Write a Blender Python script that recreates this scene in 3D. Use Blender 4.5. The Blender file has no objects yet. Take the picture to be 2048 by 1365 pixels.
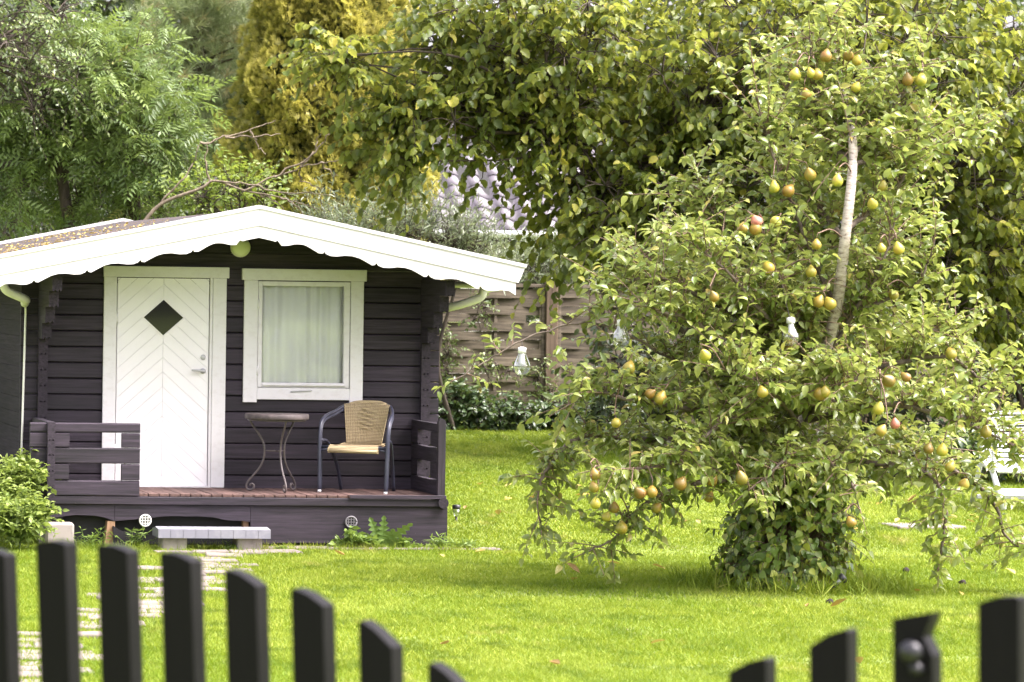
import bpy, bmesh, math, random
import numpy as np
from mathutils import Vector, Matrix

R = math.radians
SC = bpy.context.scene
COL = SC.collection
random.seed(7)
rng = np.random.default_rng(11)

# ------------------------------------------------------------------ camera
F_PX, CX, CY, RHO, EYE = 7200.0, -270.0, 557.0, 0.0135, 2.15
cam_d = bpy.data.cameras.new('camera')
cam = bpy.data.objects.new('camera', cam_d)
COL.objects.link(cam)
cr, sr = math.cos(RHO), math.sin(RHO)
cam.matrix_world = Matrix(((cr, -sr, 0, 0), (0, 0, -1, 0), (sr, cr, 0, EYE), (0, 0, 0, 1)))
cam_d.sensor_width = 36.0
cam_d.lens = F_PX / 2048 * 36
cam_d.shift_x = (1024 - CX) / 2048
cam_d.shift_y = -(682.5 - CY) / 2048
cam_d.clip_end = 2000
cam_d.dof.use_dof = True
cam_d.dof.focus_distance = 28.5
cam_d.dof.aperture_fstop = 5.4
SC.camera = cam

# ------------------------------------------------------------------ sky, sun, exposure
SUN_EL, SUN_AZ = 58.0, 108.0     # azimuth from +Y (away from the viewer) towards +X (right)
world = bpy.data.worlds.new('World')
SC.world = world
world.use_nodes = True
nt = world.node_tree
sky = nt.nodes.new('ShaderNodeTexSky')
sky.sky_type = 'NISHITA'
sky.sun_disc = False
sky.sun_elevation = R(SUN_EL)
sky.sun_rotation = R(SUN_AZ)
sky.dust_density = 6.0
sky.air_density = 0.7
sky.ozone_density = 0.5
bg = nt.nodes['Background']
hsv = nt.nodes.new('ShaderNodeHueSaturation')      # thin white cloud: the whole sky is paler than clear blue
hsv.inputs['Saturation'].default_value = 0.3
nt.links.new(sky.outputs[0], hsv.inputs['Color'])
tint = nt.nodes.new('ShaderNodeMix')
tint.data_type, tint.blend_type = 'RGBA', 'MULTIPLY'
tint.inputs[0].default_value = 1.0
tint.inputs[7].default_value = (1.0, 0.945, 0.985, 1)
nt.links.new(hsv.outputs[0], tint.inputs[6])
nt.links.new(tint.outputs[2], bg.inputs[0])
bg.inputs[1].default_value = 0.15
sun_d = bpy.data.lights.new('sun', 'SUN')
sun_d.energy = 1.3
sun_d.angle = R(45)
sun_d.color = (1.0, 0.92, 0.88)
sun = bpy.data.objects.new('sun', sun_d)
COL.objects.link(sun)
sdir = Vector((math.cos(R(SUN_EL)) * math.sin(R(SUN_AZ)), math.cos(R(SUN_EL)) * math.cos(R(SUN_AZ)), math.sin(R(SUN_EL))))
sun.rotation_euler = sdir.to_track_quat('Z', 'Y').to_euler()
sun.location = (10, 10, 40)
SC.view_settings.view_transform = 'Standard'
SC.view_settings.look = 'None'
SC.view_settings.gamma = 1
SC.view_settings.exposure = 2.5
SC.render.engine = 'CYCLES'
SC.cycles.use_denoising = True
SC.cycles.max_bounces = 8
SC.cycles.transparent_max_bounces = 12
SC.cycles.sample_clamp_indirect = 6


# ------------------------------------------------------------------ places
def ray(px, py):
    u = (px - CX) / F_PX
    v = (py - CY) / F_PX
    return np.array([u * cr + v * sr, 1.0, u * sr - v * cr])


def at(px, py, Y):                       # the point of the garden at distance Y
    q = ray(px, py)
    return np.array([q[0] * Y, Y, EYE + q[2] * Y])


def ground_z(y):
    y = np.asarray(y, float)
    t = np.clip(y - 29.0, 0, 16.0)
    return 0.045 * t * np.clip(t / 1.5, 0, 1) ** 0.5


PHI = R(5)
CO = np.array([1.31517, 30.0, 0.0])      # cabin: left end of the front wall
CR_ = np.array([math.cos(PHI), math.sin(PHI), 0])
CD_ = np.array([-math.sin(PHI), math.cos(PHI), 0])


def cab(px, py, yl=0.0):                 # photo point on the cabin's plane y=yl -> local x, z
    q = ray(px, py)
    c = np.array([0, 0, EYE])
    t = (np.dot(CO - c, CD_) + yl) / np.dot(q, CD_)
    p = c + q * t
    return float(np.dot(p - CO, CR_)), float(p[2])


def cabw(x, y, z):
    return CO + CR_ * x + CD_ * y + np.array([0, 0, z])


# ------------------------------------------------------------------ materials
MATS = {}


def lin(c):
    return tuple((x / 12.92 if x <= .04045 else ((x + .055) / 1.055) ** 2.4) for x in c)


class N:
    def __init__(s, name):
        s.m = bpy.data.materials.new(name)
        s.m.use_nodes = True
        s.t = s.m.node_tree
        s.b = s.t.nodes['Principled BSDF']
        s.out = s.t.nodes['Material Output']
        MATS[name] = s.m

    def n(s, typ, **kw):
        x = s.t.nodes.new(typ)
        for k, v in kw.items():
            setattr(x, k, v)
        return x

    def l(s, a, b):
        s.t.links.new(a, b)

    def coord(s, scale=(1, 1, 1), kind='Object'):
        tc = s.n('ShaderNodeTexCoord')
        mp = s.n('ShaderNodeMapping')
        mp.inputs['Scale'].default_value = scale
        s.l(tc.outputs[kind], mp.inputs[0])
        return mp.outputs[0]

    def noise(s, vec, scale, detail=5, rough=.6):
        x = s.n('ShaderNodeTexNoise')
        x.inputs['Scale'].default_value = scale
        x.inputs['Detail'].default_value = detail
        x.inputs['Roughness'].default_value = rough
        s.l(vec, x.inputs['Vector'])
        return x.outputs['Fac']

    def ramp(s, fac, stops):
        x = s.n('ShaderNodeValToRGB')
        e = x.color_ramp.elements
        while len(e) > 1:
            e.remove(e[-1])
        e[0].position = stops[0][0]
        e[0].color = (*stops[0][1], 1)
        for p, c in stops[1:]:
            k = e.new(p)
            k.color = (*c, 1)
        s.l(fac, x.inputs[0])
        return x.outputs[0]

    def mix(s, fac, a, b, typ='MIX'):
        x = s.n('ShaderNodeMix', data_type='RGBA', blend_type=typ)
        for sock, v in ((x.inputs[0], fac), (x.inputs[6], a), (x.inputs[7], b)):
            if isinstance(v, (int, float)):
                sock.default_value = v
            elif isinstance(v, tuple):
                sock.default_value = (*v, 1) if len(v) == 3 else v
            else:
                s.l(v, sock)
        return x.outputs[2]

    def math(s, op, a, b=0.0):
        x = s.n('ShaderNodeMath', operation=op)
        for i, v in enumerate((a, b)):
            if isinstance(v, (int, float)):
                x.inputs[i].default_value = v
            else:
                s.l(v, x.inputs[i])
        return x.outputs[0]

    def bump(s, h, strength=.4, dist=.01):
        x = s.n('ShaderNodeBump')
        x.inputs['Strength'].default_value = strength
        x.inputs['Distance'].default_value = dist
        s.l(h, x.inputs['Height'])
        s.l(x.outputs[0], s.b.inputs['Normal'])

    def rnd(s):
        return s.n('ShaderNodeObjectInfo').outputs['Random']

    def col(s, c):
        if isinstance(c, tuple):
            s.b.inputs['Base Color'].default_value = (*c, 1)
        else:
            s.l(c, s.b.inputs['Base Color'])

    def rough(s, v):
        s.b.inputs['Roughness'].default_value = v


def wood(name, c1, c2, stretch, rough=.65, fine=30, var=.35, specks=None, bump=.35, blotch=None, spec=None):
    k = N(name)
    v = k.coord(stretch)
    g = k.noise(v, fine, 8, .7)
    c = k.ramp(g, [(.36, c1), (.66, c2)])
    big = k.noise(k.coord(), 2.3, 4)
    c = k.mix(k.math('MULTIPLY', big, .5), c, (c1[0] * .6, c1[1] * .6, c1[2] * .6))
    r = k.math('ADD', k.math('MULTIPLY', k.rnd(), var), 1 - var / 2)
    hs = k.n('ShaderNodeHueSaturation')
    k.l(c, hs.inputs['Color'])
    k.l(r, hs.inputs['Value'])
    c = hs.outputs[0]
    if blotch:
        b = k.noise(k.coord((1, 1, 1)), blotch[2], 6, .7)
        c = k.mix(k.ramp(b, [(blotch[1], (0, 0, 0)), (blotch[1] + .1, (1, 1, 1))]), c, blotch[0])
    if specks:
        s = k.noise(k.coord(), 46, 2, .5)
        c = k.mix(k.ramp(s, [(specks[1], (0, 0, 0)), (specks[1] + .02, (1, 1, 1))]), c, specks[0])
    k.col(c)
    k.rough(rough)
    k.bump(g, bump, .006)
    if spec is not None:
        k.b.inputs['Specular IOR Level'].default_value = spec
    return k.m


DARK1, DARK2 = (.006, .0042, .0072), (.050, .035, .054)
PINKISH = (.40, .30, .31)
wood('dark_stain_x', DARK1, DARK2, (.07, 1, 1.6), .75, 24, .75, (PINKISH, .80))
wood('dark_stain_y', DARK1, DARK2, (1, .05, 1.6), .85, 42, .4)
wood('dark_stain_z', DARK1, DARK2, (1, 1, .06), .6, 42, .4, (PINKISH, .80))
wood('deck_wood', (.055, .028, .023), (.16, .093, .077), (1, .05, 1), .8, 40, .5)
wood('fence_wood', (.075, .060, .044), (.27, .225, .162), (.06, 1, 1.2), .85, 26, .5, blotch=((.10, .11, .05), .62, 1.6))
wood('post_wood', (.085, .058, .038), (.20, .145, .10), (1, 1, .06), .8, 26, .3)
wood('raw_wood', (.30, .17, .09), (.48, .31, .19), (1, 1, .1), .8, 30, .2)
wood('bark', (.030, .022, .016), (.11, .085, .062), (1, 1, .25), .9, 18, .3)
wood('twig_bark', (.10, .06, .042), (.27, .18, .13), (1, 1, .4), .8, 20, .2)
wood('limb_bark', (.075, .055, .042), (.24, .19, .15), (1, 1, .5), .8, 16, .2)
wood('dead_bark', (.12, .09, .06), (.36, .29, .21), (1, 1, .5), .8, 20, .2)
wood('picket_stain', (.0012, .0009, .0013), (.0034, .0025, .0036), (1, 1, .06), .6, 40, .3, spec=.16)


def paint(name, c, dirt, rough=.45, amt=.35, sc=3.5, str_=(1, 1, 1)):
    k = N(name)
    n1 = k.noise(k.coord(str_), sc, 7, .68)
    n2 = k.noise(k.coord((6, 6, .6)), 9, 4)
    f = k.math('MULTIPLY', k.ramp(n1, [(.48, (0, 0, 0)), (.78, (1, 1, 1))]), amt)
    k.col(k.mix(f, c, dirt))
    k.rough(rough)
    k.bump(n2, .12, .004)
    return k.m


paint('white_paint', (.68, .665, .672), (.45, .41, .38), .5, .4, 16, (1, 1, 1.5))
paint('door_paint', (.80, .78, .79), (.60, .57, .55), .45, .25, 5)
paint('gutter_plastic', (.74, .73, .68), (.42, .42, .33), .4, .5, 5)
paint('chair_white', (.62, .62, .64), (.5, .5, .5), .4, .3, 6)
paint('lamp_dome', (.72, .76, .52), (.55, .6, .38), .35, .2, 6)
paint('slate', (.20, .20, .235), (.32, .32, .34), .55, .7, 7)
paint('concrete', (.28, .25, .225), (.13, .115, .095), .9, .7, 14)
paint('paver', (.17, .145, .125), (.07, .062, .045), .9, .75, 9)
paint('blue_metal', (.032, .034, .055), (.10, .10, .12), .35, .3, 10)
paint('iron', (.075, .062, .062), (.17, .125, .11), .5, .6, 14)
paint('table_top', (.055, .042, .042), (.20, .16, .15), .6, .6, 16)
paint('black_plastic', (.015, .015, .018), (.05, .05, .05), .35, .3, 12)
paint('grey_metal', (.45, .45, .46), (.25, .25, .26), .3, .3, 12)
paint('vent_metal', (.16, .15, .16), (.3, .3, .3), .4, .5, 12)
paint('cap_white', (.75, .75, .73), (.5, .5, .5), .4, .2, 12)
paint('house_wall', (.66, .64, .62), (.45, .43, .4), .85, .5, 1.2)
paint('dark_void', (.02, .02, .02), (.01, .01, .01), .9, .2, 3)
paint('stone', (.19, .165, .145), (.10, .085, .07), .9, .6, 9)
paint('soil', (.022, .016, .012), (.05, .038, .026), .95, .6, 8)

k = N('pale_bark')
g = k.noise(k.coord((1, 1, 3.5)), 16, 7, .75)
c = k.ramp(g, [(.36, (.13, .09, .075)), (.44, (.38, .32, .28)), (.58, (.56, .50, .455)), (.78, (.70, .65, .61))])
k.col(c)
k.rough(.75)
k.bump(g, .4, .006)

k = N('tile')
g = k.noise(k.coord((1, 1, 1)), 6, 6)
c = k.ramp(g, [(.3, (.045, .038, .050)), (.75, (.105, .092, .112))])
hs = k.n('ShaderNodeHueSaturation')
k.l(c, hs.inputs['Color'])
k.l(k.math('ADD', k.math('MULTIPLY', k.rnd(), .4), .8), hs.inputs['Value'])
k.col(hs.outputs[0])
k.rough(.55)

k = N('roof_felt')
g = k.noise(k.coord(), 60, 5)
b = k.noise(k.coord(), 2.4, 8, .72)
c = k.ramp(g, [(.3, (.016, .013, .014)), (.7, (.038, .031, .032))])
c = k.mix(k.ramp(b, [(.50, (0, 0, 0)), (.68, (1, 1, 1))]), c, (.085, .045, .026))
k.col(c)
k.rough(.95)
k.bump(b, .5, .02)

k = N('wicker')
w = k.n('ShaderNodeTexWave', wave_type='BANDS', bands_direction='Z')
w.inputs['Scale'].default_value = 26
w.inputs['Distortion'].default_value = 1.5
k.l(k.coord(), w.inputs['Vector'])
g = k.noise(k.coord(), 20, 4)
c = k.ramp(w.outputs['Fac'], [(.15, (.14, .095, .045)), (.65, (.50, .40, .23))])
k.col(k.mix(k.math('MULTIPLY', g, .35), c, (.46, .37, .23)))
k.rough(.55)
k.bump(w.outputs['Fac'], .5, .004)

k = N('curtain')
g = k.noise(k.coord((1, 1, .15)), 14, 4)
k.col(k.ramp(g, [(.2, (.80, .80, .78)), (.8, (.88, .88, .86))]))
k.rough(.9)

k = N('window_glass')                       # thin pane: clear, with a Fresnel reflection
tr = k.n('ShaderNodeBsdfTransparent')
tr.inputs[0].default_value = (.97, .98, .97, 1)
gl = k.n('ShaderNodeBsdfGlossy')
gl.inputs['Roughness'].default_value = .02
fr = k.n('ShaderNodeFresnel')
fr.inputs[0].default_value = 1.5
ms = k.n('ShaderNodeMixShader')
k.l(k.math('ADD', k.math('MULTIPLY', fr.outputs[0], .9), .01), ms.inputs[0])
k.l(tr.outputs[0], ms.inputs[1])
k.l(gl.outputs[0], ms.inputs[2])
k.l(ms.outputs[0], k.out.inputs[0])

k = N('bulb_glass')
tr = k.n('ShaderNodeBsdfTransparent')
tr.inputs[0].default_value = (.90, .92, .92, 1)
gl = k.n('ShaderNodeBsdfGlossy')
gl.inputs['Roughness'].default_value = .05
lw = k.n('ShaderNodeLayerWeight')
lw.inputs[0].default_value = .55
ms = k.n('ShaderNodeMixShader')
k.l(k.math('ADD', k.math('MULTIPLY', lw.outputs['Facing'], .8), .16), ms.inputs[0])
k.l(tr.outputs[0], ms.inputs[1])
k.l(gl.outputs[0], ms.inputs[2])
k.l(ms.outputs[0], k.out.inputs[0])

k = N('door_glass')
k.col((.012, .012, .014))
k.rough(.04)

k = N('pear_skin')
oi = k.n('ShaderNodeObjectInfo')
av = k.n('ShaderNodeVectorMath', operation='ADD')
k.l(k.coord(), av.inputs[0])
k.l(oi.outputs['Location'], av.inputs[1])
g = k.noise(av.outputs[0], 11, 4)
sp = k.noise(k.coord(), 160, 2)
c = k.ramp(g, [(.38, (.22, .20, .030)), (.56, (.30, .21, .030)), (.74, (.26, .11, .03))])
c = k.mix(k.math('MULTIPLY', k.ramp(sp, [(.55, (0, 0, 0)), (.7, (1, 1, 1))]), .4), c, (.20, .13, .04))
hs = k.n('ShaderNodeHueSaturation')
k.l(c, hs.inputs['Color'])
k.l(k.math('ADD', k.math('MULTIPLY', k.rnd(), .06), .475), hs.inputs['Hue'])
k.l(k.math('ADD', k.math('MULTIPLY', k.rnd(), .7), .65), hs.inputs['Value'])
k.col(hs.outputs[0])
k.rough(.42)
k = N('pear_skin_red')
g = k.noise(k.coord(), 14, 3)
k.col(k.ramp(g, [(.3, (.42, .12, .09)), (.7, (.52, .24, .17))]))
k.rough(.42)


def leafmat(name, stops, trans=.35, tcol=(.30, .38, .03), rough=.42, tip=None, spec=.5, back=None):
    k = N(name)
    a = k.n('ShaderNodeAttribute', attribute_name='v')
    c = k.ramp(a.outputs['Fac'], stops)
    if tip:
        t = k.n('ShaderNodeAttribute', attribute_name='t')
        f = k.math('MULTIPLY', k.ramp(t.outputs['Fac'], [(tip[1], (0, 0, 0)), (tip[2], (1, 1, 1))]), a.outputs['Fac'])
        c = k.mix(f, c, tip[0])
    if back:
        ge = k.n('ShaderNodeNewGeometry')
        c = k.mix(k.math('MULTIPLY', ge.outputs['Backfacing'], .6), c, back)
    k.col(c)
    k.rough(rough)
    k.b.inputs['Specular IOR Level'].default_value = spec
    tb = k.n('ShaderNodeBsdfTranslucent')
    k.l(k.mix(.5, c, tcol), tb.inputs[0])
    ms = k.n('ShaderNodeMixShader')
    ms.inputs[0].default_value = trans
    k.l(k.b.outputs[0], ms.inputs[1])
    k.l(tb.outputs[0], ms.inputs[2])
    k.l(ms.outputs[0], k.out.inputs[0])
    return k.m


leafmat('pear_leaf', [(0, (.055, .095, .016)), (.4, (.125, .18, .032)), (.85, (.27, .305, .075)), (1, (.40, .29, .09))], .36, (.42, .47, .06), .28, back=(.30, .35, .15))
leafmat('hazel_leaf', [(0, (.026, .048, .007)), (.45, (.072, .105, .014)), (.75, (.19, .215, .03)), (1, (.42, .37, .06))], .42, (.42, .44, .04), .42, spec=.3, back=(.20, .25, .09))
leafmat('rowan_leaf', [(0, (.060, .10, .035)), (.6, (.125, .185, .055)), (.92, (.22, .28, .085)), (1, (.34, .27, .07))], .34, (.28, .38, .05), .38, spec=.35, back=(.17, .225, .09))
leafmat('shrub_leaf', [(0, (.07, .115, .04)), (.6, (.13, .175, .065)), (.93, (.22, .25, .09)), (1, (.36, .25, .07))], .28, (.22, .30, .05), .38)
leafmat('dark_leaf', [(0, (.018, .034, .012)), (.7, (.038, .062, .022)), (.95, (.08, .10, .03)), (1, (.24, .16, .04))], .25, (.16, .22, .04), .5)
leafmat('ivy_leaf', [(0, (.075, .135, .024)), (.6, (.16, .24, .042)), (.9, (.32, .36, .06)), (1, (.38, .38, .07))], .28, (.30, .36, .03), .38)
leafmat('bramble_leaf', [(0, (.030, .060, .020)), (.6, (.055, .095, .032)), (.95, (.09, .13, .04)), (1, (.22, .15, .05))], .22, (.15, .22, .03), .34)
leafmat('mint_leaf', [(0, (.14, .21, .045)), (1, (.29, .36, .09))], .35, (.34, .42, .06), .5)
leafmat('weed_leaf', [(0, (.10, .17, .035)), (1, (.22, .31, .07))], .35, (.30, .40, .05), .45)
leafmat('willow_leaf', [(0, (.07, .10, .05)), (.6, (.13, .165, .09)), (1, (.24, .27, .17))], .28, (.28, .34, .10), .36, back=(.26, .30, .22))
leafmat('lime_leaf', [(0, (.10, .16, .03)), (1, (.23, .30, .06))], .4, (.36, .44, .05), .45)
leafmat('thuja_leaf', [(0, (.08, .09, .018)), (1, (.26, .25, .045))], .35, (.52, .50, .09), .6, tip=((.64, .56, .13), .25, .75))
leafmat('pine_needle', [(0, (.18, .235, .10)), (.8, (.28, .33, .15)), (1, (.36, .30, .13))], .2, (.2, .25, .1), .5)
leafmat('fallen_leaf', [(0, (.36, .25, .045)), (.5, (.38, .31, .09)), (1, (.22, .14, .04))], .2, (.4, .3, .05), .7)

k = N('grass_blade')                       # turf colour varies over the lawn: lush, dry and mossy patches
p = k.coord((1, 1, 1))
a = k.n('ShaderNodeAttribute', attribute_name='v')
c = k.ramp(a.outputs['Fac'], [(0, (.095, .155, .010)), (.5, (.18, .245, .020)), (1, (.31, .345, .055))])
n1 = k.noise(k.coord((.8, .35, 1)), 1.1, 5, .6)
c = k.mix(k.math('MULTIPLY', k.ramp(n1, [(.50, (0, 0, 0)), (.66, (1, 1, 1))]), .5), c, (.36, .41, .08))
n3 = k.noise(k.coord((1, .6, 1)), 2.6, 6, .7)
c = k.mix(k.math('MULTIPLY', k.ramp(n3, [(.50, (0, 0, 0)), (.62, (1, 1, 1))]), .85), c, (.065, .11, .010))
n2 = k.noise(k.coord((1, .5, 1)), 1.9, 5, .7)
c = k.mix(k.math('MULTIPLY', k.ramp(n2, [(.60, (0, 0, 0)), (.70, (1, 1, 1))]), .6), c, (.34, .27, .10))
n4 = k.noise(k.coord((.5, .28, 1)), 1.0, 3, .5)                     # broad lusher stretches
c = k.mix(k.math('MULTIPLY', k.ramp(n4, [(.44, (0, 0, 0)), (.60, (1, 1, 1))]), .4), c, (.085, .165, .008))
k.col(c)
k.b.inputs['Specular IOR Level'].default_value = .2
k.rough(.6)
tb = k.n('ShaderNodeBsdfTranslucent')
k.l(k.mix(.4, c, (.36, .46, .02)), tb.inputs[0])
ms = k.n('ShaderNodeMixShader')
ms.inputs[0].default_value = .35
k.l(k.b.outputs[0], ms.inputs[1])
k.l(tb.outputs[0], ms.inputs[2])
k.l(ms.outputs[0], k.out.inputs[0])

k = N('ground_turf')
n1 = k.noise(k.coord(), 40, 6, .7)
n2 = k.noise(k.coord((1, .5, 1)), 1.1, 5, .65)
c = k.ramp(n1, [(.3, (.07, .10, .014)), (.7, (.17, .23, .025))])
c = k.mix(k.ramp(n2, [(.60, (0, 0, 0)), (.72, (1, 1, 1))]), c, (.12, .10, .045))
k.col(c)
k.rough(.95)
k.bump(n1, .6, .02)

M = MATS


# ------------------------------------------------------------------ mesh helpers
def np_mesh(name, V, F, mat, v=None, t=None, smooth=False):
    V = np.ascontiguousarray(V, np.float32)
    F = np.ascontiguousarray(F, np.int32)
    me = bpy.data.meshes.new(name)
    nf, kf = F.shape
    me.vertices.add(len(V))
    me.vertices.foreach_set('co', V.ravel())
    me.loops.add(nf * kf)
    me.loops.foreach_set('vertex_index', F.ravel())
    me.polygons.add(nf)
    me.polygons.foreach_set('loop_start', np.arange(0, nf * kf, kf, dtype=np.int32))
    if smooth:
        me.polygons.foreach_set('use_smooth', np.ones(nf, bool))
    for nm, d in (('v', v), ('t', t)):
        if d is not None:
            at_ = me.attributes.new(nm, 'FLOAT', 'POINT')
            at_.data.foreach_set('value', np.ascontiguousarray(d, np.float32))
    me.update(calc_edges=True)
    me.materials.append(M[mat])
    return me


def link(name, me, parent=None, loc=(0, 0, 0), rot=None):
    o = bpy.data.objects.new(name, me)
    COL.objects.link(o)
    if parent:
        o.parent = parent
    o.location = tuple(float(q) for q in loc)
    if rot:
        o.rotation_euler = rot
    return o


def tag(o, label=None, cat=None, group=None, kind=None):
    if label:
        o['label'] = label
    if cat:
        o['category'] = cat
    if group:
        o['group'] = group
    if kind:
        o['kind'] = kind
    return o


def thing(name, label, cat, loc=(0, 0, 0), rz=0, group=None):
    o = link(name, None, None, loc, (0, 0, rz))
    return tag(o, label, cat, group)


class MB:
    def __init__(s):
        s.v, s.f, s.sm = [], [], []

    def add(s, vs, fs, smooth=False):
        o = len(s.v)
        s.v += [tuple(map(float, q)) for q in vs]
        s.f += [tuple(i + o for i in f) for f in fs]
        s.sm += [smooth] * len(fs)
        return s

    def box(s, x0, x1, y0, y1, z0, z1, b=0.0):
        if b <= 0:
            vs = [(x, y, z) for x in (x0, x1) for y in (y0, y1) for z in (z0, z1)]
            return s.add(vs, [(0, 1, 3, 2), (4, 6, 7, 5), (0, 4, 5, 1), (2, 3, 7, 6), (0, 2, 6, 4), (1, 5, 7, 3)])
        bm = bmesh.new()
        bmesh.ops.create_cube(bm, size=1)
        for q in bm.verts:
            q.co = Vector(((x0 + x1) / 2 + q.co.x * (x1 - x0), (y0 + y1) / 2 + q.co.y * (y1 - y0), (z0 + z1) / 2 + q.co.z * (z1 - z0)))
        bmesh.ops.bevel(bm, geom=list(bm.edges), offset=b, segments=1, affect='EDGES')
        bm.verts.index_update()
        s.add([q.co for q in bm.verts], [[q.index for q in f.verts] for f in bm.faces])
        bm.free()
        return s

    def prism(s, poly, axis, a, b):          # 2-D polygon pushed along an axis
        n = len(poly)
        area = sum(poly[i][0] * poly[(i + 1) % n][1] - poly[(i + 1) % n][0] * poly[i][1] for i in range(n))
        if area < 0:
            poly = poly[::-1]

        def P(u, w, h):
            return {'x': (h, u, w), 'y': (u, h, w), 'z': (u, w, h)}[axis]
        lo = [P(u, w, a) for u, w in poly]
        hi = [P(u, w, b) for u, w in poly]
        idx = list(range(n))
        fs = [tuple(idx[::-1]), tuple(n + i for i in idx)] + [(i, (i + 1) % n, n + (i + 1) % n, n + i) for i in idx]
        if axis == 'y':
            fs = [f[::-1] for f in fs]
        return s.add(lo + hi, fs)

    def tube(s, pts, rad, n=8, caps=True):
        pts = [Vector(tuple(map(float, p))) for p in pts]
        if not hasattr(rad, '__len__'):
            rad = [rad] * len(pts)
        vs, prev = [], None
        for i, p in enumerate(pts):
            d = (pts[min(i + 1, len(pts) - 1)] - pts[max(i - 1, 0)]).normalized()
            if prev is None:
                u = d.orthogonal().normalized()
            else:
                u = (prev - d * prev.dot(d))
                u = u.normalized() if u.length > 1e-6 else d.orthogonal().normalized()
            prev = u
            w = d.cross(u)
            for j in range(n):
                a = 2 * math.pi * j / n
                vs.append(p + (u * math.cos(a) + w * math.sin(a)) * rad[i])
        fs = []
        for i in range(len(pts) - 1):
            for j in range(n):
                a, b = i * n + j, i * n + (j + 1) % n
                fs.append((a, b, b + n, a + n))
        if caps:
            fs.append(tuple(range(n - 1, -1, -1)))
            fs.append(tuple((len(pts) - 1) * n + j for j in range(n)))
        return s.add(vs, fs, True)

    def lathe(s, prof, n=16, c=(0, 0, 0), flute=0):
        vs, fs = [], []
        for r_, z in prof:
            for j in range(n):
                a = 2 * math.pi * j / n
                rr = r_ * (1 + (flute if j % 2 else -flute))
                vs.append((c[0] + rr * math.cos(a), c[1] + rr * math.sin(a), c[2] + z))
        for i in range(len(prof) - 1):
            for j in range(n):
                a, b = i * n + j, i * n + (j + 1) % n
                fs.append((a, b, b + n, a + n))
        fs.append(tuple(range(n - 1, -1, -1)))
        fs.append(tuple((len(prof) - 1) * n + j for j in range(n)))
        return s.add(vs, fs, True)

    def mesh(s, name, mat):
        me = bpy.data.meshes.new(name)
        me.from_pydata(s.v, [], s.f)
        me.polygons.foreach_set('use_smooth', s.sm)
        me.materials.append(M[mat])
        me.update()
        return me

    def build(s, name, mat, parent=None, loc=(0, 0, 0), rot=None):
        return link(name, s.mesh(name, mat), parent, loc, rot)


def box(name, mat, parent, x0, x1, y0, y1, z0, z1, b=0.0):
    return MB().box(x0, x1, y0, y1, z0, z1, b).build(name, mat, parent)


def spline(pts, m=6):
    P = np.array(pts, float)
    P = np.vstack([2 * P[0] - P[1], P, 2 * P[-1] - P[-2]])
    out = []
    for i in range(1, len(P) - 2):
        for t in np.linspace(0, 1, m, endpoint=False):
            a, b, c, d = P[i - 1:i + 3]
            out.append(.5 * (2 * b + (c - a) * t + (2 * a - 5 * b + 4 * c - d) * t * t + (3 * b - a - 3 * c + d) * t ** 3))
    out.append(P[-2])
    return np.array(out)


def nrm(a):
    return a / np.maximum(np.linalg.norm(a, axis=-1, keepdims=True), 1e-9)


# ---- many tubes at once, many leaves at once
def tubes(P, rad, n=4):
    """P (S,K,3), rad (S,K) -> verts, tri faces"""
    S, K, _ = P.shape
    T = nrm(np.gradient(P, axis=1))
    ref = np.where(np.abs(T[..., 2:3]) > .9, np.array([1., 0, 0]), np.array([0, 0, 1.]))
    U = nrm(np.cross(T, ref))
    Wv = np.cross(T, U)
    ang = np.arange(n) * 2 * np.pi / n
    V = P[:, :, None, :] + rad[:, :, None, None] * (U[:, :, None, :] * np.cos(ang)[:, None] + Wv[:, :, None, :] * np.sin(ang)[:, None])
    i, j = np.meshgrid(np.arange(K - 1), np.arange(n), indexing='ij')
    a = (i * n + j).ravel()
    b = (i * n + (j + 1) % n).ravel()
    f = np.concatenate([np.stack([a, b, b + n], 1), np.stack([a, b + n, a + n], 1)])
    F = (f[None] + (np.arange(S) * K * n)[:, None, None]).reshape(-1, 3)
    return V.reshape(-1, 3), F


class Wood:
    """collects branches of one tree"""
    def __init__(s):
        s.V, s.F, s.n = [], [], 0

    def add(s, P, rad, n=5):
        P = np.asarray(P, float)
        if P.ndim == 2:
            P = P[None]
        rad = np.broadcast_to(np.asarray(rad, float), P.shape[:2])
        V, F = tubes(P, rad, n)
        s.V.append(V)
        s.F.append(F + s.n)
        s.n += len(V)

    def build(s, name, mat, parent, base, kind=None):
        if not s.V:
            return None
        me = np_mesh(name, np.concatenate(s.V) - np.asarray(base), np.concatenate(s.F), mat, smooth=True)
        o = link(name, me, parent)
        if kind:
            o['kind'] = kind
        return o


def template(ss, ws, fold=.35, curl=.25, wav=0.0):
    """leaf along +x: rib + two edges, folded and curled"""
    ss = np.array(ss, float)
    ws = np.array(ws, float)
    n = len(ss)
    V, F = [], []
    zc = -curl * ss ** 2
    for i in range(n):
        V.append((ss[i], 0, zc[i]))
    L, Rr = {}, {}
    for i in range(n):
        if ws[i] > 0:
            for dct, sg in ((L, 1), (Rr, -1)):
                dct[i] = len(V)
                V.append((ss[i], sg * ws[i] * math.cos(fold), zc[i] + ws[i] * math.sin(fold) + wav * (1 if i % 2 else -1) * ws[i]))
    for dct, fl in ((L, False), (Rr, True)):
        for i in range(n - 1):
            a, b, q = i, i + 1, []
            if a in dct and b in dct:
                q = [(a, b, dct[b]), (a, dct[b], dct[a])]
            elif b in dct:
                q = [(a, b, dct[b])]
            elif a in dct:
                q = [(a, b, dct[a])]
            F += [x[::-1] if fl else x for x in q]
    return np.array(V, float), np.array(F, int)


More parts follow.
